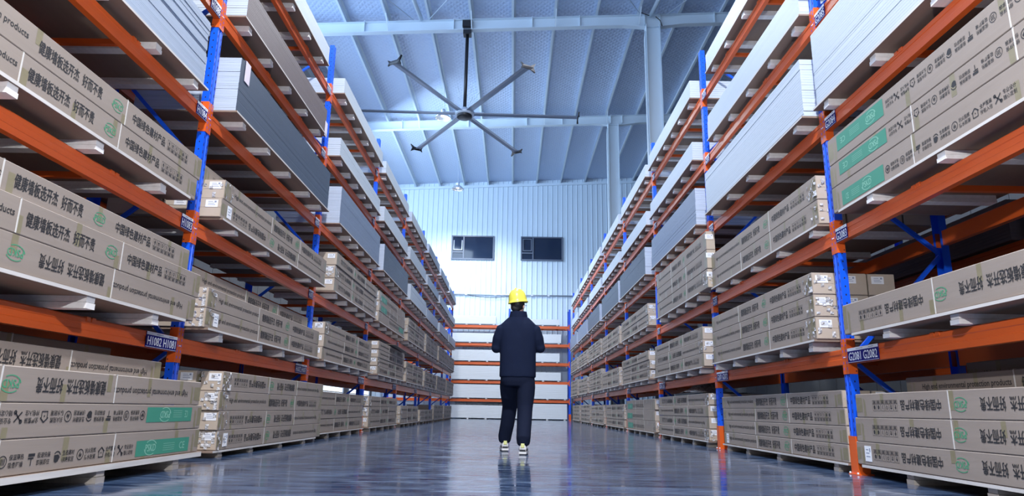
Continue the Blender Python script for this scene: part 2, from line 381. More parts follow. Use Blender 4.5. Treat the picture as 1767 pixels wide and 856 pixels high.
# portal frame rafters (I sections) with end plates, and their columns
def rafter(y):
    m = MB(); top = lambda x: roof_z(x)-.215; bot = lambda x: 12.535+.047*x
    for x0, x1, d0, d1 in ((XLW, 3.4, 0, 0), (3.4, 4.37, 0, .10), (4.37, 5.4, .10, 0), (5.4, XRW, 0, 0)):
        for (ya, yb, fa, fb) in ((-.10, .10, 'b', .014), (-.10, .10, 't', .014), (-.006, .006, 'w', 0)):
            if fa == 'b': q = [(x0, bot(x0)-d0, bot(x0)-d0+fb), (x1, bot(x1)-d1, bot(x1)-d1+fb)]
            elif fa == 't': q = [(x0, top(x0)-fb, top(x0)), (x1, top(x1)-fb, top(x1))]
            else: q = [(x0, bot(x0)-d0, top(x0)), (x1, bot(x1)-d1, top(x1))]
            (xa, za, zA), (xb, zb, zB) = q
            P = [(xa, ya, za), (xb, ya, zb), (xb, yb, zb), (xa, yb, za), (xa, ya, zA), (xb, ya, zB), (xb, yb, zB), (xa, yb, zA)]
            for f in ((0,3,2,1),(4,5,6,7),(0,1,5,4),(2,3,7,6),(1,2,6,5),(3,0,4,7)): m.face([P[i] for i in f], M_steel)
    return m.mesh('roof_beam')
for y in (19.65, 27.4):
    rb = link('roof_beam', rafter(y), ceiling, (0, y, 0))
    st = MB(); st.box(-.012, .012, -.10, .10, 0, .40, M_steel); sm = st.mesh('stiffener_plate')
    for x in (-5.0, -2.1, 0.45, 2.0, 4.12, 4.62, 6.4): link('stiffener_plate', sm, rb, (x, 0, 12.54+.047*x+.005))
    br = MB(); br.bar((0, -.03, 0), (0, -.55, .42), .035, .035, M_steel); bm_ = br.mesh('fly_brace')
    for x in (-4.23, -1.51, 1.21, 3.93): link('fly_brace', bm_, rb, (x, -.06, 12.56+.047*x))
    cm = MB(); zc = 12.74 - (0 if y < 25 else .0)
    cm.box(-.23, -.214, -.15, .15, 0, zc, M_steel); cm.box(.214, .23, -.15, .15, 0, zc, M_steel); cm.box(-.214, .214, -.007, .007, 0, zc, M_steel)
    cx = 4.37 if y < 25 else 4.22
    col = link('column', cm.mesh('column'), ceiling, (cx, y, 0))
    dp = MB(); dp.tube([(-.27, -.08, 0), (-.27, -.08, 12.2), (-.24, -.05, 12.5)], .03, M_steel, 8); link('downpipe', dp.mesh('downpipe'), col)
# round strut and tension rods above the nearest rafter
for (p, q, r) in (((-3.15, 19.5, 12.75), (-3.75, 12.0, 12.62), .07), ((4.3, 19.5, 13.02), (4.9, 12.2, 13.0), .07)):
    t = MB(); t.tube([p, q], r, M_steel, 10); link('round_strut', t.mesh('round_strut'), ceiling)
for (p, q) in (((-2.9, 19.5, 12.75), (2.0, 12.0, 12.95)), ((-3.4, 19.5, 12.72), (-7.0, 13.0, 12.6)), ((4.0, 19.5, 13.0), (-.5, 12.0, 12.85)), ((4.8, 19.5, 13.05), (8, 14.0, 13.2))):
    t = MB(); t.tube([p, q], .016, M_galv, 6); link('tie_rod', t.mesh('tie_rod'), ceiling)
# power cable drooping beside the column head
t = MB(); t.tube([(4.0, 19.5, 13.12), (4.2, 19.45, 13.0), (4.35, 19.45, 12.98)], .014, M_black, 6); t.tube([(4.45, 19.45, 12.95), (4.58, 19.42, 12.8), (4.64, 19.42, 12.6)], .014, M_black, 6)
link('cable', t.mesh('cable'), ceiling)

# end wall with real ribs
wb = MB(); wz = lambda x: 12.86+.0475*x
xs = []; x = XLW; pitch_ = .28
holes = []
while x < XRW:
    for (a, b, d0, d1) in ((0, .20, 0, 0), (.20, .215, 0, -.028), (.215, .255, -.028, -.028), (.255, .28, -.028, 0)):
        x0, x1 = x+a, min(x+b, XRW)
        if x1 > x0: wb.face([(x0, d0, 0), (x1, d1, 0), (x1, d1, wz(x1)+.4), (x0, d0, wz(x0)+.4)], M_cladding)
    x += pitch_
wb.box(XLW, XRW, .02, .16, 0, 12.4, M_cladding)
wall_back = tag(link('wall_back', wb.mesh('wall_back'), loc=(0, YB, 0)), kind='structure', label='pale blue-white ribbed metal end wall')
t = MB()
for (x0, x1) in ((XLW, XRW),):
    P = [(x0, -.06, wz(x0)-.08), (x1, -.06, wz(x1)-.08), (x1, -.06, wz(x1)+.06), (x0, -.06, wz(x0)+.06)]
    t.face(P, M_cladding); t.face([(p[0], 0.0, p[2]) for p in P][::-1], M_cladding)
    t.face([P[0], P[1], (x1, 0, P[1][2]), (x0, 0, P[0][2])], M_cladding); t.face([P[3], P[2], (x1, 0, P[2][2]), (x0, 0, P[3][2])], M_cladding)
tag(link('trim_1', t.mesh('trim_1'), loc=(0, YB-.03, 0)), kind='structure', label='pale flashing along the top of the end wall')
for i, (x0, x1) in enumerate(((-3.49, -1.13), (0.35, 2.675))):
    z0, z1 = 8.50, 9.86; w = x1-x0
    t = MB()
    for (a, b, c, d) in ((0, w, 0, .07), (0, w, z1-z0-.07, z1-z0), (0, .07, .07, z1-z0-.07), (w-.07, w, .07, z1-z0-.07), (.64, .71, .07, z1-z0-.07), (.07, .64, .38, .45)):
        t.box(a, b, -.07, .01, c, d, M_frame)
    wd = tag(link('window_%d' % (i+1), t.mesh('window'), loc=(x0, YB-.03, z0)), kind='structure', label='dark window on the %s side of the end wall' % ('left' if i == 0 else 'right'))
    for (a, b, c, d) in ((.07, .64, .07, .38), (.07, .64, .45, z1-z0-.07), (.71, w-.07, .07, z1-z0-.07)):
        g = MB(); g.box(a, b, -.02, -.008, c, d, M_glass); link('pane', g.mesh('pane'), wd)
    s = MB(); c = M_framelite if i == 0 else M_frame
    for (a, b, c0, d) in ((0, .50, 0, .05), (0, .50, .66, .71), (0, .05, .05, .66), (.45, .50, .05, .66)): s.box(a, b, -.03, 0, c0, d, c)
    link('opening_sash', s.mesh('opening_sash'), wd, (.105, -.06, .52), (0.0 if i else -.12, 0, 0))
# side walls: solid below, the left one glazed only by the open clerestory band the daylight comes through
for nm, x, z0, z1, lab in (('wall_left', XLW, 0, 8.2, 'left side wall behind the racks, cladding coloured dark for shade'), ('wall_right', XRW, 0, 13.2, 'right side wall behind the racks, cladding coloured dark for shade')):
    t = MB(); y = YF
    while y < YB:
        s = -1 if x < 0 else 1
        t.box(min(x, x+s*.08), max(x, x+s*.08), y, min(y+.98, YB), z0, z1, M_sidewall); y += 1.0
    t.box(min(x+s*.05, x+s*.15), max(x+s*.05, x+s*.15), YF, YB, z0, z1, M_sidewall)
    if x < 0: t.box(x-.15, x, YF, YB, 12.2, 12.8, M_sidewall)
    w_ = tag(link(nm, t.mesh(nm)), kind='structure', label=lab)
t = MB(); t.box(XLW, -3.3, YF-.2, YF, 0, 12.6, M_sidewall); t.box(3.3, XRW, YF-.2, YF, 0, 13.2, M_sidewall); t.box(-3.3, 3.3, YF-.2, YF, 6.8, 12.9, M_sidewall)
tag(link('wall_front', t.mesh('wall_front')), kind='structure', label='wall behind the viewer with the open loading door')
for i, (y0, y1) in enumerate(((19.0, 24.0), (25.0, 30.0), (31.0, 35.5))):
    t = MB()
    for (a, b_, c, d) in ((y0, y1, .80, .86), (y0, y1, 1.74, 1.80), (y0, y0+.06, .86, 1.74), (y1-.06, y1, .86, 1.74)): t.box(XLW-.02, XLW+.05, a, b_, c, d, M_framelite)
    wd = tag(link('window_%d' % (i+3), t.mesh('window')), kind='structure', label='%s low daylit window in the left wall behind the rack' % ('nearest', 'middle', 'farthest')[i])
    for z in (.88, 1.10, 1.32, 1.54):
        g = MB(); g.box(XLW-.005, XLW+.012, y0+.07, y1-.07, z, z+.18, M_daypane); link('pane', g.mesh('pane'), wd)
# conduit along the end wall with a sagging cable
t = MB(); t.tube([(-3.6, YB-.07, 6.56), (3.9, YB-.07, 6.56)], .035, M_conduit, 8)
for x in (-2.6, -1, 1.0, 1.9): t.box(x-.05, x+.05, YB-.12, YB-.03, 6.51, 6.61, M_conduit)
cd = tag(link('conduit', t.mesh('conduit')), 'thin metal conduit running across the end wall below the windows', 'pipe')
t = MB(); pts = [(-2.5+i*.25, YB-.1, 6.53-.14*math.sin(PI*i/10)) for i in range(11)]; t.tube(pts, .013, M_black, 6); link('sagging_cable', t.mesh('sagging_cable'), cd)

# ------------------------------------------------------------------ pallet racks
D = 3.799; NB = 7
XF = {-1: 2.921, 1: 2.890}; Y0 = {-1: 5.875, 1: 5.853}
ZB = [0, .910, 1.976, 3.050, 4.138, 5.196]; HB = .132; DEP = 1.0
ROT = {-1: PI/2, 1: -PI/2}
SIDE = {-1: 'left', 1: 'right'}
BAY = ['nearest', 'second', 'third', 'fourth', 'fifth', 'sixth', 'seventh', 'farthest']
LEV = ['on the floor', 'on the first beams', 'on the second beams', 'on the third beams', 'on the fourth beams', 'on the top beams']
ORD = ['bottom', 'second', 'third', 'fourth', 'fifth']

def post_mesh(h, holes):
    m = MB(); prof = [(-.05, .07), (-.05, 0), (-.02, 0), (-.014, .009), (.014, .009), (.02, 0), (.05, 0), (.05, .07)]
    n = len(prof)
    for i in range(n-1):
        a, b = prof[i], prof[i+1]; m.face([(a[0], a[1], 0), (b[0], b[1], 0), (b[0], b[1], h), (a[0], a[1], h)], M_blue)
    m.face([(p[0], p[1], h) for p in prof], M_blue)
    if holes:
        z = .35
        while z < h-.05:
            for x in (-.035, .035): m.face([(x-.006, -.0006, z), (x+.006, -.0006, z), (x+.004, -.0006, z+.03), (x-.004, -.0006, z+.03)], M_hole)
            for sx in (-1, 1): m.face([(sx*.0506, .030, z+.03), (sx*.0506, .042, z+.03), (sx*.0506, .042, z+.045), (sx*.0506, .030, z+.045)], M_hole)
            z += .075
    return m.mesh('upright_post')
def beam_mesh(L):
    m = MB(); prof = [(0, 0), (0, .044), (.005, .049), (.005, .086), (0, .091), (0, .124), (.008, .132), (.05, .132), (.05, 0)]
    n = len(prof)
    for i in range(n):
        a, b = prof[i], prof[(i+1) % n]; m.face([(-L/2, a[0], a[1]), (L/2, a[0], a[1]), (L/2, b[0], b[1]), (-L/2, b[0], b[1])], M_orange)
    for sx in (-L/2, L/2): m.face([(sx, p[0], p[1]) for p in prof], M_orange)
    return m.mesh('beam')
def connector_mesh(sgn, rivets=True):
    m = MB(); a, b = (0, sgn*.049)
    m.box(min(a, b), max(a, b), -.005, 0, -.085, .217, M_orange)
    m.box(min(0, -sgn*.004), max(0, -sgn*.004), -.004, .068, -.085, .217, M_orange)
    if rivets:
        for z in (-.05, .0, .05, .10, .15, .19):
            x = sgn*.022; m.face([(x-.005, -.0056, z), (x+.005, -.0056, z), (x+.005, -.0056, z+.022), (x-.005, -.0056, z+.022)], M_blue)
        for z in (-.065, .195): m.face([(-sgn*.0046, .052, z), (-sgn*.0046, .062, z), (-sgn*.0046, .062, z+.01), (-sgn*.0046, .052, z+.01)], M_hole)
        m.box(sgn*.040-.003, sgn*.040+.003, -.011, -.005, .055, .062, M_lblwhite)
    return m.mesh('end_connector')
def label_mesh(txt, w):
    m = MB(); h = .124
    m.box(-w/2, w/2, -.006, -.001, .004, .004+h, M_lblblue)
    rect(m, -w/2, w/2, .004+h*.80, .004+h, M_lblwhite, -.0066)
    rect(m, -w/2, w/2, .008, .011, M_lblwhite, -.0066)
    rect(m, -w*.2, w*.02, .004+h*.87, .004+h*.92, M_paperink, -.007); rect(m, w*.2, w*.36, .004+h*.87, .004+h*.92, M_paperink, -.007)
    put_text(m, txt, -w*.46, w*.46, .022, .092, M_lblwhite, .02, -.0068)
    return m.mesh('level_label')
MESH = {}
LB = D-.10
MESH['beam'] = beam_mesh(LB); MESH['postA'] = post_mesh(6.08, True); MESH['postB'] = post_mesh(6.08, False)
MESH['conR'] = connector_mesh(1); MESH['conL'] = connector_mesh(-1)
MESH['conRf'] = connector_mesh(1, False); MESH['conLf'] = connector_mesh(-1, False)
m = MB(); m.box(-.058, .058, -.012, -.004, 0, .31, M_orange); m.box(-.058, -.052, -.004, .09, 0, .31, M_orange); m.box(.052, .058, -.004, .09, 0, .31, M_orange)
m.box(-.075, .075, -.03, .11, 0, .008, M_orange)
for x in (-.066, .066): m.lathe([(0, .022), (.007, .02), (.009, .008)], M_galv, 6, (x, -.02, 0))
MESH['guard'] = m.mesh('post_guard')
m = MB(); m.bar((0, 0, 0), (0, DEP-.14, 0), .03, .03, M_blue); MESH['hbrace'] = m.mesh('horizontal_brace')
def diag(z0, z1):
    m = MB(); m.bar((0, .05, z0), (0, DEP-.05, z1), .03, .035, M_blue); return m.mesh('diagonal_brace')
nodes = [(1, .2), (0, .95), (1, 1.9), (0, 2.65), (1, 3.6), (0, 4.35), (1, 5.3), (0, 5.98)]
MESH['diag'] = []
for (a, za), (b, zb) in zip(nodes, nodes[1:]): MESH['diag'].append(diag(za, zb) if a == 0 else diag(zb, za))
m = MB(); m.box(-.02, .02, .05, DEP-.05, .085, .128, M_orange)
for dx in (-.052, .008): m.box(dx, dx+.044, -.004, .06, .1325, .1365, M_orange); m.box(dx, dx+.044, -.004, 0, .105, .1365, M_orange); m.lathe([(0, -.004), (.004, -.003), (.004, 0)], M_galv, 6, (dx+.022, 0, .12))
MESH['cross'] = m.mesh('cross_bar')
m = MB(); m.box(-.02, .02, .05, DEP-.05, .085, .128, M_orange); MESH['crossf'] = m.mesh('cross_bar')

def rack(s, off=0, k0=-1, k1=NB, lab='long blue and orange pallet rack along the %s side of the aisle'):
    root = tag(link('pallet_rack', None, loc=(s*(XF[s]+off), Y0[s], 0), rot=(0, 0, ROT[s])), lab % SIDE[s], 'rack')
    sx = 1 if s < 0 else -1            # world +Y is local +x on the left, -x on the right
    pre = 'H1' if s < 0 else 'G2'
    for k in range(k0, k1+1):
        xl = sx*(k*D+.05)
        fr = link('upright_frame', None, root, (xl, 0, 0))
        near = k <= 1 and not off
        link('upright_post', MESH['postA' if near else 'postB'], fr)
        link('upright_post', MESH['postB'], fr, (0, DEP, 0), (0, 0, PI))
        link('post_guard', MESH['guard'], fr)
        for d in MESH['diag']: link('diagonal_brace', d, fr)
        for z in (.15, 5.9): link('horizontal_brace', MESH['hbrace'], fr, (0, .07, z))
    for k in range(k0, k1):
        xc = sx*((k+.5)*D+.05); near = k <= 1 and not off
        for l in range(1, 6):
            b = link('beam', MESH['beam'], root, (xc, 0, ZB[l]))
            link('end_connector', MESH['conR' if near else 'conRf'], b, (LB/2, 0, 0)); link('end_connector', MESH['conL' if near else 'conLf'], b, (-LB/2, 0, 0))
            rb = link('beam', MESH['beam'], root, (xc, DEP, ZB[l]), (0, 0, PI)); 
            for q in (-1/6, 1/6): link('cross_bar', MESH['cross' if k < 3 else 'crossf'], root, (xc+q*LB, 0, ZB[l]))
            # level label beside the post at the far end of this bay
            no = 8-(k+1); 
            if l == 1: txt = ('%s0%d2 %s0%d1' if s < 0 else '%s0%d1 %s0%d2') % (pre, no, pre, no); w = .50
            else: txt = '%s0%d%d' % (pre, no, l+1); w = .205
            if no >= 1 and not off:
                key = 'lab'+txt
                lb = link('level_label', label_mesh(txt, w), b, (sx*(LB/2-w/2-.004), 0, 0))
    return root
rack(-1); rack(1)
for s in (-1, 1): rack(s, 1.85, -1, 1, 'dim second rack standing behind the %s rack')

# ------------------------------------------------------------------ pallets, cartons and board stacks (face frame: x along the aisle, -y faces it)
def cached(key, fn):
    if key not in MESH: MESH[key] = fn()
    return MESH[key]
def pallet(s, k, l, Xf, ya, yb, zb, h, floor=False, nb=5, inset=.03, deck=.018, bears=None):
    L = yb-ya; yc = (ya+yb)/2; sx = 1 if s < 0 else -1
    dep = 1.05
    root = tag(link('pallet', None, loc=(s*Xf, yc, zb), rot=(0, 0, ROT[s])),
               'wooden pallet under the load %s, %s bay of the %s rack' % (LEV[l], BAY[k+1], SIDE[s]), 'pallet', 'pallets in the racks')
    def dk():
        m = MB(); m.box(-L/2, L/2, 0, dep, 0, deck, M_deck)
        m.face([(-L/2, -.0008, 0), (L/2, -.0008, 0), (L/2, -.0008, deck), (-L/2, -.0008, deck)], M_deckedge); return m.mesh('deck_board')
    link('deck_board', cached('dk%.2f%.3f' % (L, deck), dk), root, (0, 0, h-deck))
    def bw():
        m = MB(); hb = h-deck; w = .045
        m.box(-w, w, 0, dep-.08, 0, hb*.48, M_wood if floor else M_woodpaint); m.box(-w+.004, w-.003, .004, dep-.08, hb*.52, hb, M_wood if floor else M_woodpaint)
        m.box(-w+.01, w-.01, .012, dep-.09, hb*.48, hb*.52, M_wood if floor else M_woodpaint)
        return m.mesh('bearer')
    be = cached('bw%.3f%d' % (h-deck, floor), bw)
    if bears is None: bears = [ya+.22+(L-.44)*i/(nb-1) for i in range(nb)]
    for y in bears: link('bearer', be, root, (sx*(y-yc)+random.uniform(-.015, .015), inset+random.uniform(-.012, .012), 0))
    return root

def carton_mesh(L, W, H):
    m = MB(); m.box(-L/2, L/2, 0, W, 0, H, M_kraft, M_kraft_end); me = bevel(m.mesh('carton'), .005)
    import bmesh
    bm = bmesh.new(); bm.from_mesh(me)
    for sgn in (-1, 1):      # end flaps: two proud panels meeting at a seam
        for (z0, z1) in ((.008, H/2-.002), (H/2+.002, H-.008)):
            vs = [bm.verts.new((sgn*(L/2+d), y, z)) for d in (0, .0022) for (y, z) in ((.008, z0), (W-.008, z0), (W-.008, z1), (.008, z1))]
            for q in ((4,5,6,7),(0,1,5,4),(1,2,6,5),(2,3,7,6),(3,0,4,7)):
                f = bm.faces.new([vs[i] for i in q]); f.material_index = 1
    bm.to_mesh(me); bm.free(); return me
def split_faces(m, nm, n):
    out = []
    for i in range(0, len(m.f), n):
        q = MB()
        for f in m.f[i:i+n]: q.face([m.v[j] for j in f], m.mats[0])
        out.append(q.mesh(nm))
    return out
def tape_mesh(L, W, H, v, sp=False):
    r = random.Random(v*31+int(L*100)); m = MB()
    for sgn in (-1, 1):      # end tape lapped on to the front
        w = r.uniform(.05, .11); z0 = r.uniform(.05, .25)*H; z1 = r.uniform(.75, .98)*H
        a, b = sorted((sgn*(L/2-.004), sgn*(L/2-w)))
        m.face([(a, 0, z0), (b, 0, z0+r.uniform(-.01, .01)), (b, 0, z1), (a, 0, z1+r.uniform(-.008, .005))], M_tape)
        a, b = sorted((sgn*(L/2-w-.02), sgn*(L/2-w-.05))); m.face([(a, 0, .01), (b, 0, .01), (b, 0, H*.7), (a, 0, H*.8)], M_tape)
    n = 7 if v % 2 else 4
    for i in range(n):
        x = -L/2+.35+(L-.7)*i/(n-1)+r.uniform(-.06, .06); w = r.uniform(.02, .026)
        hi = r.uniform(.3, .75)*H
        if r.random() < .5: m.face([(x-w, 0, .004), (x+w, 0, .004), (x+w, 0, hi), (x-w, 0, hi)], M_tape)
        else: m.face([(x-w, 0, H-hi), (x+w, 0, H-hi), (x+w, 0, H-.004), (x-w, 0, H-.004)], M_tape)
    return split_faces(m, 'packing_tape', 1) if sp else m.mesh('packing_tape')
def strap_mesh(L, W, H, v, sp=False):
    r = random.Random(v*17+3); m = MB()
    for x in ((-L*.142, L*.150) if v % 2 else (-L*.147,) if v == 0 else (L*.147,)):
        x += r.uniform(-.015, .015); d = r.uniform(-.006, .006)
        m.box(x-.0055, x+.0055, -.0022, -.0008, .003, H-.003, M_strap); m.box(x-.0055, x+.0055, -.002, W, H, H+.0015, M_strap)
    return split_faces(m, 'strap', 12) if sp else m.mesh('strap')
def paper_mesh(w, h):
    m = MB(); m.box(-w/2, w/2, -.0016, -.0004, -h/2, h/2, M_paper); 
    for q in range(3): rect(m, -w*.3, w*(.1+.1*q), h*(.22-.22*q), h*(.29-.22*q), M_paperink, -.002)
    rect(m, w*.22, w*.38, h*.12, h*.36, M_paperink, -.002)
    return m.mesh('paper_label')
def film_mesh(w, h, v):
    r = random.Random(v); m = MB(); nx, nz = 7, 6
    P = [[(-w/2+w*i/nx, -(0.001+abs(r.gauss(0, .006))), -h/2+h*j/nz+r.uniform(-.006, .006)) for j in range(nz+1)] for i in range(nx+1)]
    for i in range(nx):
        for j in range(nz):
            if r.random() < .72: continue
            a, b, c, d = P[i][j], P[i+1][j], P[i+1][j+1], P[i][j+1]; m.face([a, b, c], M_film, True); m.face([a, c, d], M_film, True)
    return m.mesh('film_wrap')
STY = {'A': 'printed with black lettering', 'B': 'printed with a green panel and small icons'}
def carton(s, k, l, i, Xf, ya, yb, zb, H, style='A', flip=False, row=0, n=0, W=None, detail=True, paper=None, film=0, endpaper=False, tilt=0.0):
    if W is None: W = .25 if k == 0 or row or l == 0 else 1.0  # deep cartons fill the pallet depth to block light from above
    L = yb-ya; yc = (ya+yb)/2; sx = 1 if s < 0 else -1
    rw = '' if row == 0 else ', row behind'  if row == 1 else ', second row behind' if row == 2 else ', third row behind'
    lab = '%s kraft carton%s%s %s, %s bay, %s rack' % (ORD[i], ' with green panel' if style[0] == 'B' else (' with upside-down lettering' if flip else ''), rw, LEV[l], BAY[k+1], SIDE[s])
    o = tag(link('carton', cached('c%.2f%.2f%.3f' % (L, W, H), lambda: carton_mesh(L, W, H)), loc=(s*Xf, yc, zb), rot=(0, 0, ROT[s]+tilt)), lab, 'carton', 'cartons %s of the %s rack' % (LEV[l], SIDE[s]))
    v = (i*7+k*3+l*5+(1 if s > 0 else 0)) % 4
    split = k <= 0 and row == 0
    if style[0] == 'A': pm = cached('pA%.2f%d' % (L, split), lambda: print_A(L, split))
    else: pm = cached('p%s%.2f%.3f%d' % (style, L, H, split), lambda: print_B(L, H, int(style[1]), split))
    for nm, me in (pm if split else [('printed_lettering', pm)]):
        p_ = link(nm, me, o, (0, -.0016, H/2), (0, PI if flip else 0, 0)); p_['kind'] = 'stuff'
    if detail:
        for nm, fn, dy in (('packing_tape', tape_mesh, -.0008), ('strap', strap_mesh, 0)):
            me = cached('%s%.2f%.2f%.3f%d%d' % (nm, L, W, H, v, split), lambda: fn(L, W, H, v, split))
            for q in (me if split else [me]):
                p_ = link(nm, q, o, (0, dy, 0))
                if not split: p_['kind'] = 'stuff'
    ne = -1 if s < 0 else 1     # local side of the end nearer the camera
    if endpaper:
        link('paper_label', cached('pl', lambda: paper_mesh(.115, .07)), o, (ne*(L/2+.003), min(W, .25)*.36, H*.70), (0, 0, PI/2 if ne > 0 else -PI/2))
    if paper is not None:
        link('paper_label', cached('pl2', lambda: paper_mesh(.10, .12)), o, (paper*(L/2-.10), -.0012, H*.5))
    if film:
        for nm_, me_, lo_, ro_ in (('film_wrap', cached('fl%d' % (film % 5), lambda: film_mesh(.20, H*.92, film)), (ne*(L/2-.09), -.002, H/2), (0, 0, 0)), ('film_wrap', cached('fe%d' % (film % 5), lambda: film_mesh(.22, H*.92, film+9)), (ne*(L/2+.003), .125, H/2), (0, 0, PI/2 if ne > 0 else -PI/2))): link(nm_, me_, o, lo_, ro_)['kind'] = 'stuff'
    return o
def sheets_mesh(L, Wd, H, n, m, me_, jit, seed):
    r = random.Random(seed); mb = MB(); t = H/n; dx = dy = 0
    for i in range(n):
        if r.random() < .35: dx, dy = r.gauss(0, jit), abs(r.gauss(0, jit))*.7
        a = r.gauss(0, jit*.25); mb.box(-L/2+dx+a, L/2+dx+a, dy, Wd, i*t, (i+1)*t-t*.06, m, me_)
    return mb.mesh('sheets')
KIND = {'white': (M_shwhite, M_shwhite, 'white boards'), 'grey': (M_shgrey, M_shgrey, 'light grey boards'), 'dark': (M_shdark, M_shend, 'dark grey boards'),
        'blue': (M_shblue, M_shend, 'blue-grey boards'), 'brown': (M_shbrown, M_shwhite, 'brown-grey boards')}
def stack(s, k, l, Xf, ya, yb, zb, H, kind, n=None, jit=.003, lab=None):
    L = yb-ya; yc = (ya+yb)/2; m1, m2, nm = KIND[kind]
    n = n or max(6, int(H/.02))
    root = tag(link('board_stack', None, loc=(s*Xf, yc, zb), rot=(0, 0, ROT[s])),
               'stack of %s %s, %s bay of the %s rack' % (nm, LEV[l], BAY[k+1], SIDE[s]), 'board stack', 'board stacks in the racks')
    key = 'sh%.2f%.3f%s%d%.3f' % (L, H, kind, n, jit)
    tag(link('sheets', cached(key, lambda: sheets_mesh(L, 1.0, H, n, m1, m2, jit, len(MESH))), root), kind='stuff')
    return root
PB = .095   # pallet height in the racks
def top(l): return ZB[l]+HB+.005
# ---- left rack, nearest bay
y1 = 5.58
pallet(-1, -1, 0, 2.48, 2.20, 5.62, 0, .108, True, deck=.035, bears=[5.27, 4.31, 3.36, 2.4], inset=.03)
for i, (st, fl, ye) in enumerate((('B1', False, 5.59), ('B0', True, 5.58), ('A', True, 5.52))):
    carton(-1, -1, 0, i, 2.50, ye-3.40, ye, .11+i*.180, .178, st, fl, film=(7 if i else 0), W=.26)
for i in range(4): carton(-1, -1, 0, i, 2.79, 2.22, 5.42, .11+i*.172, .170, 'A', True, 1)
for i in range(4): carton(-1, -1, 0, i, 3.09, 2.22, 5.22, .11+i*.194, .192, 'A', True, 2)
pallet(-1, -1, 1, 2.66, 2.20, 5.45, top(1), .100, bears=[5.04, 4.23, 3.4, 2.6], deck=.022, inset=.02)
for i, (fl, ye, Xf, H) in enumerate(((True, 5.62, 2.68, .200), (False, 5.66, 2.68, .198), (False, 5.45, 2.70, .168))):
    carton(-1, -1, 1, i, Xf, max(2.21, ye-3.40), ye, top(1)+.102+(0, .202, .402)[i], H, 'A', fl)
pallet(-1, -1, 2, 2.78, 2.20, 5.50, top(2), .090, bears=[5.11, 4.24, 3.4, 2.6], deck=.022, inset=.02)
for i, (ye, Xf, H) in enumerate(((5.62, 2.80, .195), (5.66, 2.80, .195), (5.62, 3.06, .26))):
    carton(-1, -1, 2, i if i < 2 else 1, Xf, ye-3.40, ye, top(2)+.092+(0, .197, .25)[i], H, 'A', False, 0 if i < 2 else 1, W=.25)
pallet(-1, -1, 3, 2.81, 2.22, 5.62, top(3), .080, bears=[5.44, 4.83, 4.1, 3.4, 2.6])
stack(-1, -1, 3, 2.83, 2.25, 5.55, top(3)+.08, .63, 'grey', 44, .010)
pallet(-1, -1, 4, 2.79, 2.2, 5.6, top(4), .085); stack(-1, -1, 4, 2.80, 2.2, 5.55, top(4)+.085, .45, 'white', 16, .003)  # load above the view, added to block light into the rack gaps
pallet(-1, -1, 5, 2.79, 2.2, 5.6, top(5), .085); stack(-1, -1, 5, 2.80, 2.2, 5.55, top(5)+.085, .30, 'white', 8, .002)  # top load, also out of view and added to block light
# ---- left rack, second bay
pallet(-1, 0, 0, 2.70, 6.35, 9.64, 0, .065, True, bears=[6.6, 7.4, 8.3, 9.2])
for i, (fl, ys, H) in enumerate(((True, 6.41, .178), (True, 6.39, .175), (False, 6.37, .178), (True, 6.40, .182))):
    carton(-1, 0, 0, i, 2.70, ys, ys+3.42, .066+(0, .179, .355, .534)[i], H, 'A', fl, paper=(-.95 if i == 0 else None), endpaper=True, film=i+1, W=.21)
    carton(-1, 0, 0, i, 2.925, ys-.06, 9.62, .066+(0, .179, .355, .534)[i], H, 'A', fl, 1, endpaper=True)
pallet(-1, 0, 1, 2.72, 6.0, 9.55, top(1), .095, bears=[6.36, 7.4, 8.17, 8.95], deck=.018)
for i, (ys, Xf, H) in enumerate(((5.985, 2.75, .176), (5.99, 2.75, .186), (5.99, 2.93, .190))):
    z = top(1)+.097+(0, .178, .366)[i]
    carton(-1, 0, 1, i, Xf, ys, ys+3.58, z, H, 'A', False, paper=(-.93 if i == 0 else None), film=(3 if i < 2 else 0))
    for row in ((1, 2, 3) if i < 2 else (1, 2)): carton(-1, 0, 1, i, Xf+row*.262, 5.99, 9.54, z, H, 'A', False, row, detail=False)
pallet(-1, 0, 2, 2.73, 6.05, 9.62, top(2), .062, bears=[6.48, 7.38, 8.1, 8.98], deck=.018)
for i, (ys, Xf, H, fl) in enumerate(((6.03, 2.75, .186, True), (6.06, 2.75, .188, False), (5.99, 2.95, .185, False))):
    carton(-1, 0, 2, i, Xf, ys, ys+3.58, top(2)+.064+(0, .188, .33)[i], H, 'A', fl, paper=(-.95 if i == 0 else None), film=(2 if i == 1 else 0), endpaper=(i < 2), W=.25)
for i, (z, H) in enumerate(((0, .186), (.188, .138))):
    carton(-1, 0, 2, i, 3.02, 5.98, 9.6, top(2)+.064+z, H, 'A', False, 1, endpaper=True)
    for row in (2, 3): carton(-1, 0, 2, i, 3.02+(row-1)*.262, 5.98, 9.6, top(2)+.064+z, .186, 'A', False, row, detail=False)
pallet(-1, 0, 3, 2.72, 6.05, 9.45, top(3), .075, bears=[6.34, 7.02, 7.79, 8.55, 9.14])
sd = stack(-1, 0, 3, 2.74, 6.06, 9.42, top(3)+.075, .57, 'dark', 34, .002)
m = MB(); m.box(-.06, .06, -.004, -.001, -.16, .06, M_pinkpaper); m.box(-.06, .06, -.004, .12, .06, .0615, M_pinkpaper); me = bevel(m.mesh('hanging_paper'), .001)
link('hanging_paper', me, sd, (-1.52, -.004, .53))
pallet(-1, 0, 4, 2.79, 6.15, 9.25, top(4), .085)
sb = stack(-1, 0, 4, 2.80, 6.18, 9.2, top(4)+.085, .37, 'brown', 14, .002)
link('hanging_paper', me, sb, (1.50, -.004, .12))
pallet(-1, 0, 5, 2.80, 6.0, 9.1, top(5), .085)
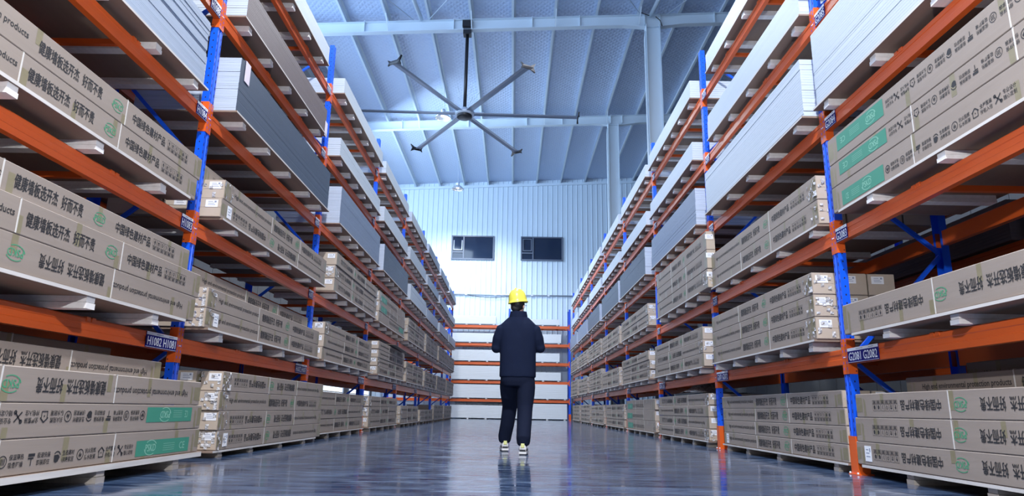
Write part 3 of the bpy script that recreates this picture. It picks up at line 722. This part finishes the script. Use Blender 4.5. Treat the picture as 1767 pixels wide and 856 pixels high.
stack(-1, 0, 5, 2.81, 6.0, 9.08, top(5)+.085, .27, 'white', 8, .0015)
# ---- right rack, nearest bay
pallet(1, -1, 0, 2.87, 2.2, 5.76, 0, .092, True, bears=[5.14, 4.3, 3.4, 2.5], deck=.022)
for i, (ye, H) in enumerate(((5.82, .178), (5.80, .190), (5.76, .186))):
    carton(1, -1, 0, i, 2.87, ye-3.5, ye, .094+(0, .180, .372)[i], H, 'A', True, paper=(-.95 if i == 0 else None), film=0)
for i in range(4): carton(1, -1, 0, i, 3.16, 2.2, 5.50, .094+i*.172, .170, 'A', False, 1)
for i in range(4): carton(1, -1, 0, i, 3.46, 2.2, 5.2, .094+i*.198, .196, 'A', False, 2)
pallet(1, -1, 1, 2.76, 2.2, 5.5, top(1), .085, bears=[5.05, 4.25, 3.4, 2.6], deck=.020, inset=.02)
carton(1, -1, 1, 0, 2.78, 2.20, 5.65, top(1)+.088, .245, 'A', True, W=.30)
pallet(1, -1, 2, 2.78, 2.2, 5.55, top(2), .080, bears=[5.05, 4.15, 3.3, 2.5], deck=.020, inset=.02)
for i, (st, fl, H) in enumerate((('B0', False, .225), ('B1', True, .205), ('B1', True, .240))):
    carton(1, -1, 2, i, 2.80, 2.20, 5.67, top(2)+.084+(0, .228, .436)[i], H, st, fl, film=0, W=1.0)
pallet(1, -1, 3, 2.78, 2.2, 5.84, top(3), .085)
stack(1, -1, 3, 2.80, 2.2, 5.80, top(3)+.085, .74, 'white', 30, .003)
pallet(1, -1, 4, 2.79, 2.2, 5.6, top(4), .085); stack(1, -1, 4, 2.80, 2.2, 5.55, top(4)+.085, .45, 'white', 16, .003)  # load above the view, added to keep light off the space behind
pallet(1, -1, 5, 2.79, 2.2, 5.6, top(5), .085); stack(1, -1, 5, 2.80, 2.2, 5.55, top(5)+.085, .30, 'white', 8, .002)  # out-of-view top load, added as a light block too
# ---- right rack, second bay
pallet(1, 0, 0, 2.86, 5.97, 9.45, 0, .085, True, bears=[6.25, 7.6, 8.6, 9.3])
for i, (ys, H) in enumerate(((5.97, .150), (5.965, .150), (5.97, .150), (5.99, .150))):
    carton(1, 0, 0, i, 2.87, ys, ys+3.43, .087+i*.152, H, 'A', False, paper=(-.97 if i == 0 else None), endpaper=True)
    carton(1, 0, 0, i, 3.13, ys, ys+3.43, .087+i*.152, H, 'A', False, 1, endpaper=True)
pallet(1, 0, 1, 2.72, 6.1, 9.3, top(1), .095, bears=[6.29, 6.98, 7.7, 8.45, 9.15])
for row in range(4):
    for i in range(3 if row < 3 else 2):
        carton(1, 0, 1, i, 2.74+row*.262, 6.09+row*.01, 9.26, top(1)+.097+i*.205, .203, 'A', False, row, endpaper=True, film=(i+2 if row == 0 else 0))
pallet(1, 0, 2, 2.78, 5.97, 9.35, top(2), .075, bears=[6.15, 7.0, 7.8, 8.6, 9.2])
for i in range(2):
    carton(1, 0, 2, i, 2.80, 5.965, 9.33, top(2)+.078+i*.236, .234, 'A', False, endpaper=False, film=i+3); carton(1, 0, 2, i, 3.06, 5.965, 9.33, top(2)+.078+i*.236, .234, 'A', False, 1); carton(1, 0, 2, i, 3.32, 5.965, 9.33, top(2)+.078+i*.236, .234, 'A', False, 2, detail=False); carton(1, 0, 2, i, 3.58, 5.965, 9.33, top(2)+.078+i*.236, .234, 'A', False, 3, detail=False)
pallet(1, 0, 3, 2.73, 5.97, 9.3, top(3), .075)
stack(1, 0, 3, 2.75, 5.97, 9.27, top(3)+.075, .60, 'white', 22, .003)
pallet(1, 0, 4, 2.79, 5.97, 9.2, top(4), .085)
stack(1, 0, 4, 2.80, 5.97, 9.17, top(4)+.085, .36, 'white', 16, .004)
pallet(1, 0, 5, 2.80, 5.97, 9.15, top(5), .085)
stack(1, 0, 5, 2.81, 5.97, 9.12, top(5)+.085, .27, 'white', 7, .0015)
# ---- loads added on the second racks to block light behind the gaps
for s in (-1, 1):
    for k in (-1, 0):
        for l in range(1, 5):
            xf = XF[s]+1.80; ya = Y0[s]+k*D+.30; yb = ya+3.3; L = yb-ya; H = (.45, .55, .40, .5)[(l+k) % 4]
            st = tag(link('board_stack', None, loc=(s*xf, (ya+yb)/2, top(l)+.006), rot=(0, 0, ROT[s])),
                     'added brown boards %s, %s bay, second rack behind the %s rack' % (LEV[l], BAY[k+1], SIDE[s]), 'board stack', 'board stacks on the second racks')
            tag(link('sheets', cached('b2%.2f%.2f' % (L, H), lambda: sheets_mesh(L, 1.1, H, 12, M_shbrown, M_shbrown, .003, 5)), st), kind='stuff')
# ---- the bays beyond: what stands on each level of each bay
FAR = {
 -1: {1: [(3, .2, 'A'), (3, .18, 'A'), (3, .2, 'A'), ('blue', .60), ('white', .30), ('white', .26)],
      2: [(3, .2, 'A'), (4, .165, 'A'), (3, .21, 'B0'), ('dark', .56), ('white', .32), ('white', .27)],
      3: [(2, .22, 'A'), (3, .17, 'A'), (3, .19, 'A'), ('white', .42), ('white', .34), ('white', .27)],
      4: [(2, .17, 'A'), (3, .16, 'A'), (3, .19, 'A'), ('white', .34), ('white', .30), ('white', .30)],
      5: [(3, .17, 'A'), (3, .17, 'A'), (3, .18, 'A'), ('white', .34), ('white', .30), ('white', .30)],
      6: [(3, .17, 'A'), (3, .17, 'A'), (3, .18, 'A'), ('white', .34), ('white', .30), ('white', .28)]},
  1: {1: [(4, .165, 'A'), (3, .19, 'A'), (3, .27, 'A'), ('blue', .58), ('white', .30), ('white', .30)],
      2: [(3, .215, 'B0'), (3, .185, 'A'), (2, .23, 'A'), ('dark', .58), ('white', .30), ('white', .27)],
      3: [(3, .19, 'A'), (2, .23, 'A'), (2, .23, 'A'), ('dark', .58), ('white', .30), ('white', .27)],
      4: [(3, .19, 'A'), (4, .16, 'A'), (3, .17, 'A'), ('dark', .55), ('white', .32), ('white', .30)],
      5: [(4, .155, 'A'), (3, .19, 'A'), (3, .17, 'A'), ('blue', .55), ('white', .30), ('white', .28)],
      6: [(4, .155, 'A'), (4, .16, 'A'), (3, .17, 'A'), ('blue', .52), ('white', .30), ('white', .28)]}}
START = {(1, 1, 2): -.32, (1, 1, 1): .25, (1, 1, 3): .22, (-1, 1, 1): .15, (-1, 1, 2): .45, (-1, 1, 3): .5}
for s in (-1, 1):
    for k in range(1, NB):
        for l in range(6):
            e = FAR[s][k][l]; r = random.Random(k*37+l*5+s)
            ya = Y0[s]+k*D+START.get((s, k, l), .33)+r.uniform(-.05, .06); yb = min(ya+3.36, Y0[s]+(k+1)*D-.07)
            Xf = (2.84 if l == 0 else 2.75 if l < 4 else 2.80)+r.uniform(-.02, .02)
            zb = 0 if l == 0 else top(l); h = .09
            pallet(s, k, l, Xf-.015, max(ya, Y0[s]+k*D+.13), yb+.03, zb, h, l == 0, nb=5 if l < 3 else 6)
            if isinstance(e[0], int):
                for i in range(e[0]):
                    d = r.uniform(-.03, .03)
                    carton(s, k, l, i, Xf+r.uniform(0, .015), ya+d, yb+d, zb+h+.002+i*(e[1]+.003), e[1], e[2], r.random() < .35, W=(.13 if (s, k, l) == (1, 1, 2) else 1.0), film=r.randint(1, 30) if r.random() < (.75 if k > 1 else .5) else 0,
                           endpaper=k < 3, detail=k < 5)
            else:
                stack(s, k, l, Xf, ya, yb-.05, zb+h, e[1], e[0], None if l == 3 else 8, .0025 if l == 3 else .0015)

# ------------------------------------------------------------------ rack across the far end
YR = 35.1
BZ = [.86, 1.78, 2.73, 3.69, 4.63]
root = tag(link('pallet_rack', None, loc=(0, YR, 0)), 'orange-beamed pallet rack across the far end of the aisle', 'rack')
posts = [2.95, -.20, -3.35, -6.5]
for x in posts:
    fr = link('upright_frame', None, root, (x, 0, 0))
    m = cached('post5', lambda: post_mesh(5.65, False))
    link('upright_post', m, fr); link('upright_post', m, fr, (0, .85, 0), (0, 0, PI)); link('post_guard', MESH['guard'], fr)
bl = beam_mesh(3.05); cr = connector_mesh(1, False); cl = connector_mesh(-1, False)
for x0, x1 in zip(posts[1:], posts):
    for z in BZ:
        b = link('beam', bl, root, ((x0+x1)/2, 0, z)); link('end_connector', cr, b, (1.525, 0, 0)); link('end_connector', cl, b, (-1.525, 0, 0))
        link('beam', bl, root, ((x0+x1)/2, .85, z), (0, 0, PI))
WORD = ['on the floor', 'on the lowest beams', 'on the second beams', 'on the third beams', 'on the fourth beams', 'on the top beams']
END = [  # (x0, x1, height) per level, left load then right load
 [(-3.27, -.28, .62), (-.10, 2.80, .74)], [(-3.27, -.28, .66), (-.10, 2.82, .72)], [(-3.27, -.28, .68), (-.10, 2.48, .40)],
 [(-3.27, -.28, .55), (-.10, 2.42, .42)], [(-3.27, -.28, .45), (-.10, 2.50, .45)], [(-3.27, -.9, .42), (-.10, 2.42, .28)]]
for l, e in enumerate(END):
    zb = 0 if l == 0 else BZ[l-1]+HB+.002
    for q, (x0, x1, H) in enumerate(e):
        L = x1-x0; xc = (x0+x1)/2; wh = 'left' if q == 0 else 'right'
        p = tag(link('pallet', None, loc=(xc, YR-.03, zb)), 'pallet under the %s load %s of the far end rack' % (wh, WORD[l]), 'pallet', 'pallets in the far end rack')
        m = MB(); m.box(-L/2, L/2, 0, .84, .05, .064, M_shwhite); link('deck_board', m.mesh('deck_board'), p)
        m = MB(); m.box(-.05, .05, 0, .82, 0, .05, M_woodpaint); bm_ = m.mesh('bearer')
        for i in range(4): link('bearer', bm_, p, (-L/2+.12+(L-.24)*i/3, .01, 0))
        st = tag(link('board_stack', None, loc=(xc, YR-.03, zb+.065)), 'stack of white boards, %s load %s of the far end rack' % (wh, WORD[l]), 'board stack', 'white board stacks at the far end')
        tag(link('sheets', sheets_mesh(L, .82, H, 9, M_shbright, M_shbright, .001, l*3+q), st), kind='stuff')

# ------------------------------------------------------------------ ceiling fan
FX, FY, FZ = -1.65, 19.68, 9.55
fan = tag(link('ceiling_fan', None, loc=(FX, FY, FZ)), 'giant six-bladed ceiling fan hanging on a black rod from the roof beam', 'fan')
m = MB(); m.tube([(0, -.02, .18), (0, 0, 2.78)], .055, M_black, 12); link('down_rod', m.mesh('down_rod'), fan)
m = MB(); m.box(-.13, .13, -.13, .13, 2.75, 3.05, M_black); m.box(-.16, .16, -.16, .16, 3.0, 3.22, M_black); link('mounting_bracket', m.mesh('mounting_bracket'), fan)
m = MB(); m.lathe([(0, -.16), (.20, -.16), (.24, -.13), (.24, -.06)], M_black, 28); m.lathe([(.24, -.06), (.30, -.05), (.31, .05), (.24, .08), (.10, .10), (.09, .20), (0, .20)], M_galv, 28)
link('motor_hub', m.mesh('motor_hub'), fan)
m = MB()
prof = [(-.10, -.005), (-.05, .024), (.02, .028), (.07, .012), (.11, -.018), (.07, -.010), (0, .004), (-.06, -.002)]
for (r0, r1) in ((.28, 3.58),):
    n = len(prof)
    for i in range(n):
        a, b = prof[i], prof[(i+1) % n]; m.face([(r0, a[0], a[1]), (r1, a[0], a[1]), (r1, b[0], b[1]), (r0, b[0], b[1])], M_blade, True)
    m.face([(r0, p[0], p[1]) for p in prof], M_blade); m.face([(r1, p[0], p[1]) for p in prof][::-1], M_blade)
bmesh_ = m.mesh('blade')
m = MB()
W_ = [(-.12, -.05), (.12, -.055), (.25, -.12), (.20, .02), (.26, .15), (.11, .06), (-.10, .05), (-.20, .09), (-.16, 0), (-.19, -.08)]
lo = [(3.585, y, z) for y, z in W_]; hi = [(3.605+.25*max(0, abs(y)-.1), y, z) for y, z in W_]
m.face(lo[::-1], M_black); m.face(hi, M_black)
for i in range(len(W_)): q = (i+1) % len(W_); m.face([lo[i], lo[q], hi[q], hi[i]], M_black)
tipm = m.mesh('blade_tip')
m = MB(); m.box(.18, .62, -.035, .035, .03, .05, M_galv); arm = m.mesh('blade_bracket')
m = MB(); m.tube([(.10, 0, .16), (.45, 0, .75)], .004, M_galv, 5); wire = m.mesh('safety_wire')
for k in range(6):
    b = link('blade', bmesh_, fan, (0, 0, 0), (0, 0, math.radians(2+60*k)))
    link('blade_tip', tipm, b); link('blade_bracket', arm, b); link('safety_wire', wire, b)

# ------------------------------------------------------------------ high-bay lamps on chains
def lamp(x, y, z, lab, power):
    o = tag(link('high_bay_lamp', None, loc=(x, y, z)), lab, 'lamp', 'high-bay lamps')
    m = MB(); m.lathe([(.30, 0), (.285, .05), (.20, .15), (.10, .20), (.10, .22)], M_lampmetal, 24); m.lathe([(.10, .22), (.17, .14), (.26, .05), (.28, .0)], M_lampmetal, 24)
    link('reflector', m.mesh('reflector'), o)
    m = MB(); m.lathe([(0, .36), (.07, .36), (.09, .33), (.09, .21), (0, .20)], M_galv, 16); link('driver_housing', m.mesh('driver_housing'), o)
    m = MB(); m.lathe([(0, .06), (.08, .08), (.09, .14), (.07, .2)], M_lampglow, 16); link('bulb', m.mesh('bulb'), o)
    m = MB(); m.tube([(0, 0, .36), (0, 0, roof_z(x)-.2-z)], .008, M_galv, 6); link('hanging_chain', m.mesh('hanging_chain'), o)
    d = bpy.data.lights.new('high_bay_light', 'SPOT'); d.energy = power; d.color = (.92, .96, 1.0); d.spot_size = 2.75; d.spot_blend = .7; d.shadow_soft_size = .25
    l = bpy.data.objects.new('high_bay_light', d); COL.objects.link(l); l.parent = o; l.location = (0, 0, -.02)
    return o
lamp(-2.81, 23.81, 11.25, 'nearer white high-bay lamp hanging just left of the fan hub', 3600)
lamp(-2.92, 32.32, 11.25, 'farther white high-bay lamp hanging in front of the end wall', 2600)
# lamps of the same row nearer than the frame shows: their light only
for (x, y) in ((.6, 15.5), (.3, 8.5)):
    spot('high_bay_light_overhead', (x, y, 11.2), (x, y, 0), 1900, (.92, .96, 1.0), 2.3, .25)

# ------------------------------------------------------------------ loose things on the racks
r = random.Random(5)
m = MB(); nx, ny = 16, 8
P = [[(-.9+1.8*i/nx, .02+.75*j/ny, .015+.17*math.exp(-((i-5)/4.2)**2-((j-3.5)/2.6)**2)*(1+.5*r.random())+.015*r.random()) for j in range(ny+1)] for i in range(nx+1)]
for i in range(nx):
    for j in range(ny): m.face([P[i][j], P[i+1][j], P[i+1][j+1]], M_film, True); m.face([P[i][j], P[i+1][j+1], P[i][j+1]], M_film, True)
tag(link('plastic_film', m.mesh('plastic_film'), loc=(2.86, 11.1, .76), rot=(0, 0, -PI/2)), 'crumpled clear plastic film heaped on floor cartons in the third bay of the right rack', 'plastic film')
m = MB(); m.box(-.85, .85, -.24, .60, 0, .006, M_kraft); 
tag(link('loose_sheet', m.mesh('loose_sheet'), loc=(-2.86, 16.0, 1.84), rot=(.05, .02, PI/2)), 'loose cardboard sheet over the first-beam cartons in the fourth left bay', 'cardboard')
m = MB()
pts = [(0, -.03, .06), (.10, -.06, .03), (.22, -.10, -.03), (.34, -.12, -.10)]
for a, b in zip(pts, pts[1:]): m.face([a, b, (b[0]-.01, b[1], b[2]-.085), (a[0]-.01, a[1], a[2]-.085)], M_pinkpaper, True); m.face([(a[0], a[1]+.0012, a[2]), (b[0], b[1]+.0012, b[2]), (b[0]-.01, b[1]+.0012, b[2]-.085), (a[0]-.01, a[1]+.0012, a[2]-.085)], M_pinkpaper, True)
tag(link('paper_strip', m.mesh('paper_strip'), loc=(2.885, 5.76, 4.235), rot=(0, 0, PI/2+.1)), 'strip of pale pink paper stuck over the topmost nearby label of the right rack', 'paper')

# ------------------------------------------------------------------ the person
def solidify_blob(name, mb, voxel, smooth=4):
    """one continuous skin over overlapping closed volumes"""
    o = bpy.data.objects.new(name, mb.mesh(name)); COL.objects.link(o)
    md = o.modifiers.new('r', 'REMESH'); md.mode = 'VOXEL'; md.voxel_size = voxel; md.use_smooth_shade = True
    sm_ = o.modifiers.new('s', 'SMOOTH'); sm_.iterations = smooth; sm_.factor = .5
    dg = bpy.context.evaluated_depsgraph_get(); me = bpy.data.meshes.new_from_object(o.evaluated_get(dg))
    bpy.data.objects.remove(o); me.materials.clear(); me.materials.append(mb.mats[0]); return me
def loft(mb, rings, m, n=24):
    """rings: (cx, cy, z, rx, ry); closed at both ends"""
    base = len(mb.v)
    for (cx, cy, z, rx, ry) in rings:
        for k in range(n):
            t = 2*PI*k/n; c, s_ = math.cos(t), math.sin(t)
            e = 0.82    # squarish ellipse
            mb.v.append((cx+rx*math.copysign(abs(c)**e, c), cy+ry*math.copysign(abs(s_)**e, s_), z))
    mi = mb.mi(m)
    for i in range(len(rings)-1):
        for k in range(n):
            a = base+i*n+k; b = base+i*n+(k+1) % n
            mb.f.append((a, b, b+n, a+n)); mb.m.append(mi); mb.sm.append(True)
    mb.f.append(tuple(base+k for k in reversed(range(n)))); mb.m.append(mi); mb.sm.append(True)
    e = base+(len(rings)-1)*n; mb.f.append(tuple(e+k for k in range(n))); mb.m.append(mi); mb.sm.append(True)
def ball(mb, c, r, m, n=16, k=10):
    r = r if isinstance(r, tuple) else (r, r, r); base = len(mb.v); mi = mb.mi(m)
    for i in range(1, k):
        ph = PI*i/k
        for j in range(n):
            t = 2*PI*j/n; mb.v.append((c[0]+r[0]*math.sin(ph)*math.cos(t), c[1]+r[1]*math.sin(ph)*math.sin(t), c[2]-r[2]*math.cos(ph)))
    lo = len(mb.v); mb.v += [(c[0], c[1], c[2]-r[2]), (c[0], c[1], c[2]+r[2])]
    for i in range(k-2):
        for j in range(n):
            a = base+i*n+j; b = base+i*n+(j+1) % n; mb.f.append((a, b, b+n, a+n)); mb.m.append(mi); mb.sm.append(True)
    for j in range(n):
        mb.f.append((lo, base+(j+1) % n, base+j)); mb.m.append(mi); mb.sm.append(True)
        e = base+(k-2)*n; mb.f.append((e+j, e+(j+1) % n, lo+1)); mb.m.append(mi); mb.sm.append(True)
PX, PY = 0.062, 8.0
HT = -.42            # head turned to the right
def hd(x, y, z):     # head space: x right, y forward, centred on the skull
    c, s_ = math.cos(HT), math.sin(HT); return (-.008+x*c-y*s_, .015+x*s_+y*c, 1.69+z)
hips = {-1: (-.095, 0, .92), 1: (.095, 0, .92)}
knee = {-1: (-.085, .235, .52), 1: (.088, -.07, .50)}
ankle = {-1: (-.140, .34, .085), 1: (.072, -.27, .085)}
shoul = {-1: (-.185, .0, 1.44), 1: (.185, .0, 1.44)}
elbow = {-1: (-.255, .03, 1.185), 1: (.262, .035, 1.195)}
wrist = {-1: (-.085, .27, 1.25), 1: (.095, .27, 1.26)}
b = MB(); sk = M_skin
loft(b, [(0, 0, .86, .15, .10), (0, 0, .95, .165, .11), (0, 0, 1.12, .145, .10), (0, .01, 1.30, .175, .115), (0, .01, 1.41, .150, .09), (0, .0, 1.46, .08, .06)], sk)
b.tube([(0, .005, 1.45), (-.002, .01, 1.55), (-.006, .02, 1.63)], [.065, .058, .056], sk, 14)
hb_ = hd(0, 0, 0)
ball(b, hd(0, -.012, .035), (.078, .094, .090), sk, 20, 14)
ball(b, hd(0, .030, -.035), (.060, .062, .082), sk, 18, 12)
ball(b, hd(0, .062, -.088), (.026, .024, .022), sk)                    # chin
b.tube([hd(0, .085, .012), hd(0, .108, -.028), hd(0, .095, -.036)], [.009, .014, .011], sk, 8)   # nose
for s_ in (-1, 1): ball(b, hd(s_*.079, -.012, -.012), (.012, .020, .032), sk, 10, 8)
for s_ in (-1, 1): b.tube([hd(s_*.05, .078, .028), hd(s_*.018, .090, .028)], .008, sk, 6)
for s_ in (-1, 1):
    q_ = shoul[s_]; b.tube([(q_[0]*.80, q_[1], q_[2]-.05), (q_[0]*1.12, .005, 1.36), elbow[s_], wrist[s_]], [.045, .045, .040, .027], sk, 12)
    w = Vector(wrist[s_]); d = (w-Vector(elbow[s_])).normalized(); side = Vector((0, 0, 1)).cross(d).normalized(); up = d.cross(side)
    palm = w+d*.055; b.tube([w, w+d*.03, w+d*.085], [.026, .036, .034], sk, 12)
    for q, ln in enumerate((.066, .076, .070, .054)):                  # four curled fingers
        o0 = w+d*.085+up*(.027-.018*q); inn = side*(s_*1.0)
        p1 = o0+d*ln*.45; p2 = p1+(d*.5+inn*.85)*ln*.4; p3 = p2+(-d*.3+inn*.9)*ln*.32
        b.tube([w+d*.06+up*(.024-.016*q), o0, p1, p2, p3], [.010, .0095, .009, .0085, .007], sk, 8)
    b.tube([w+d*.025+up*.024, w+d*.055+up*.046, w+d*.085+up*.050+side*s_*.012, w+d*.10+up*.046+side*s_*.022], [.013, .012, .010, .008], sk, 8)
    b.tube([hips[s_], knee[s_], ankle[s_]], [.085, .056, .040], sk, 14)
    a = ankle[s_]; b.tube([(a[0], a[1]-.03, .05), (a[0]+s_*.01, a[1]+.08, .045), (a[0]+s_*.015, a[1]+.16, .035)], [.034, .036, .028], sk, 10)
body = solidify_blob('person', b, .0065, 3)
person = tag(link('person', body, loc=(PX, PY, 0)), 'person in dark jacket and yellow hard hat walking away down the aisle', 'person')
# jacket
j = MB()
loft(j, [(0, .0, .845, .212, .145), (0, 0, .87, .214, .147), (0, 0, 1.0, .212, .145), (0, .0, 1.15, .212, .145), (0, .005, 1.30, .222, .148), (0, .005, 1.40, .222, .137), (0, 0, 1.465, .206, .118), (0, 0, 1.515, .155, .098), (0, .0, 1.55, .118, .088)], M_navy, 32)
for s_ in (-1, 1):
    e = elbow[s_]; wv = wrist[s_]
    j.tube([(s_*.13, 0, 1.43), (s_*.190, .0, 1.40), (s_*.232, .012, 1.29), e, (s_*.20, .12, 1.20), wv], [.060, .078, .074, .064, .060, .048], M_navy, 18)
    ball(j, (e[0], e[1]-.005, e[2]), .062, M_navy)
jk = link('jacket', solidify_blob('jacket', j, .011, 6), person)
c_ = MB(); n = 28
for (z0, rx, ry, th) in ((1.50, .118, .092, 0),):
    ringz = [(1.495, .122, .096), (1.55, .110, .088), (1.60, .100, .082), (1.618, .097, .080), (1.616, .090, .073), (1.56, .096, .076), (1.50, .105, .082)]
    base = len(c_.v)
    for (z, rx, ry) in ringz:
        for k in range(n):
            t = 2*PI*k/n; c_.v.append((rx*math.cos(t), .004+ry*math.sin(t), z-(.03 if math.sin(t) > .3 else 0)*max(0, (z-1.5)/.12)))
    for i in range(len(ringz)-1):
        for k in range(n):
            a = base+i*n+k; bb = base+i*n+(k+1) % n; c_.f.append((a, bb, bb+n, a+n)); c_.m.append(c_.mi(M_navy)); c_.sm.append(True)
link('collar', c_.mesh('collar'), jk)
# trousers
t = MB()
loft(t, [(0, 0, .74, .17, .12), (0, 0, .80, .198, .135), (0, 0, .90, .200, .135), (0, 0, .98, .185, .125)], M_trouser, 28)
for s_ in (-1, 1):
    k = knee[s_]; a = ankle[s_]; h = hips[s_]
    t.tube([(s_*.098, 0, .86), (s_*.100, (h[1]+k[1])*.30, .74), ((h[0]+k[0])/2+s_*.006, (h[1]+k[1])/2, .66), (k[0], k[1]-.005, k[2]), ((k[0]+a[0])/2, (k[1]+a[1])/2-.012, .31), (a[0], a[1]-.012, .165), (a[0], a[1]-.004, .115), (a[0], a[1], .095)],
           [.100, .108, .104, .090, .084, .080, .072, .056], M_trouser, 20)
tr = link('trousers', solidify_blob('trousers', t, .011, 5), person)
# shoes
for s_ in (-1, 1):
    a = ankle[s_]; m = MB(); yaw_ = -s_*.10
    L_ = [(-.085, .036, .105, .042), (-.06, .040, .118, .045), (0, .041, .115, .046), (.06, .044, .092, .050), (.12, .047, .070, .050), (.17, .042, .055, .044), (.205, .022, .04, .026)]
    up_ = MB()
    n = 12; base = 0
    for (y, wd, h, _) in L_:
        for k in range(n):
            tt = 2*PI*k/n; zz = .022+(h-.022)*(.5+.5*math.sin(tt)); up_.v.append((wd*math.cos(tt)*(1-.25*max(0, math.sin(tt))), y, zz))
    for i in range(len(L_)-1):
        for k in range(n):
            q0 = i*n+k; q1 = i*n+(k+1) % n; up_.f.append((q0, q1, q1+n, q0+n)); up_.m.append(up_.mi(M_shoe)); up_.sm.append(True)
    up_.f.append(tuple(reversed(range(n)))); up_.m.append(0); up_.sm.append(True); e = (len(L_)-1)*n; up_.f.append(tuple(e+k for k in range(n))); up_.m.append(0); up_.sm.append(True)
    sh = link('shoe', up_.mesh('shoe'), person, (a[0], a[1], 0), (0, 0, yaw_))
    so = MB()
    for (z0, z1, g, mm) in ((0, .012, -.002, M_shoeblk), (.012, .034, .004, M_shoe)):
        ptsL = [(-(w_+g), y-(.008 if y < -.08 else 0)) for (y, w_, h, _) in L_]; ptsR = [(w_+g, y-(.008 if y < -.08 else 0)) for (y, w_, h, _) in L_][::-1]
        P = ptsL+ptsR; lo = [(p[0], p[1], z0) for p in P]; hi = [(p[0], p[1], z1) for p in P]
        so.face(lo[::-1], mm); so.face(hi, mm)
        for i in range(len(P)): q = (i+1) % len(P); so.face([lo[i], lo[q], hi[q], hi[i]], mm)
    link('sole', so.mesh('sole'), sh)
    tb = MB(); tb.box(-.020, .020, -.092, -.080, .075, .120, M_shoeyel); link('heel_tab', bevel(tb.mesh('heel_tab'), .004), sh)
    bd = MB(); bd.box(-.030, .030, -.094, -.080, .036, .056, M_shoeblk); bd.box(.036, .046, -.02, .05, .04, .065, M_shoeblk); bd.box(-.046, -.036, -.02, .05, .04, .065, M_shoeblk); link('dark_band', bd.mesh('dark_band'), sh)
# hair, helmet, glasses
h = MB(); ball(h, hd(0, -.018, .02), (.083, .096, .088), M_hair, 20, 14)
ball(h, hd(0, -.062, -.035), (.060, .040, .050), M_hair, 16, 10)
for s_ in (-1, 1): ball(h, hd(s_*.070, .0, .01), (.016, .035, .04), M_hair, 10, 8)
link('hair', solidify_blob('hair', h, .007, 2), person)
hm = MB(); n = 36
def rim(t): return .006*math.cos(t)
prof = [(.118, -.012), (.118, -.002), (.112, .004), (.108, .03), (.101, .075), (.086, .115), (.062, .143), (.032, .158), (0.001, .162)]
for (r_, z) in prof:
    for k in range(n):
        tt = 2*PI*k/n; ex = 1.0; 
        y = r_*1.12*math.sin(tt)
        if z < .003 and math.sin(tt) > .2: y += .045*math.sin(tt)**2
        hm.v.append((r_*math.cos(tt), y, z))
for i in range(len(prof)-1):
    for k in range(n):
        a = i*n+k; bb = i*n+(k+1) % n; hm.f.append((a, bb, bb+n, a+n)); hm.m.append(hm.mi(M_yellow)); hm.sm.append(True)
hel = link('hard_hat', hm.mesh('hard_hat'), person, hd(0, -.005, .048), (.10, -.10, HT))
rg = MB(); rg.tube([(0, -.075, .118), (0, -.03, .158), (0, .03, .160), (0, .09, .108)], [.008, .011, .011, .008], M_yellow, 8); link('crest_ridge', rg.mesh('crest_ridge'), hel)
g = MB()
for s_ in (-1, 1):
    g.tube([hd(s_*.082, -.01, .008), hd(s_*.076, .092, .014)], .003, M_black, 6)
    g.tube([hd(s_*.034+.024*math.cos(2*PI*k/12), .098-.3*abs(.0), .012+.018*math.sin(2*PI*k/12)) for k in range(13)], .002, M_black, 5)
g.tube([hd(-.012, .100, .016), hd(.012, .100, .016)], .002, M_black, 5)
link('glasses', g.mesh('glasses'), person)
for s_ in (-1, 1):
    e = MB(); ball(e, hd(s_*.032, .074, .012), .013, M_paper, 10, 8); ball(e, hd(s_*.032, .0835, .012), .005, M_black, 8, 6); link('eye', e.mesh('eye'), person)
mo = MB(); mo.tube([hd(-.022, .086, -.062), hd(0, .093, -.060), hd(.022, .086, -.062)], [.003, .006, .003], mat('lips', (.45, .20, .17), .5), 6); link('mouth', mo.mesh('mouth'), person)
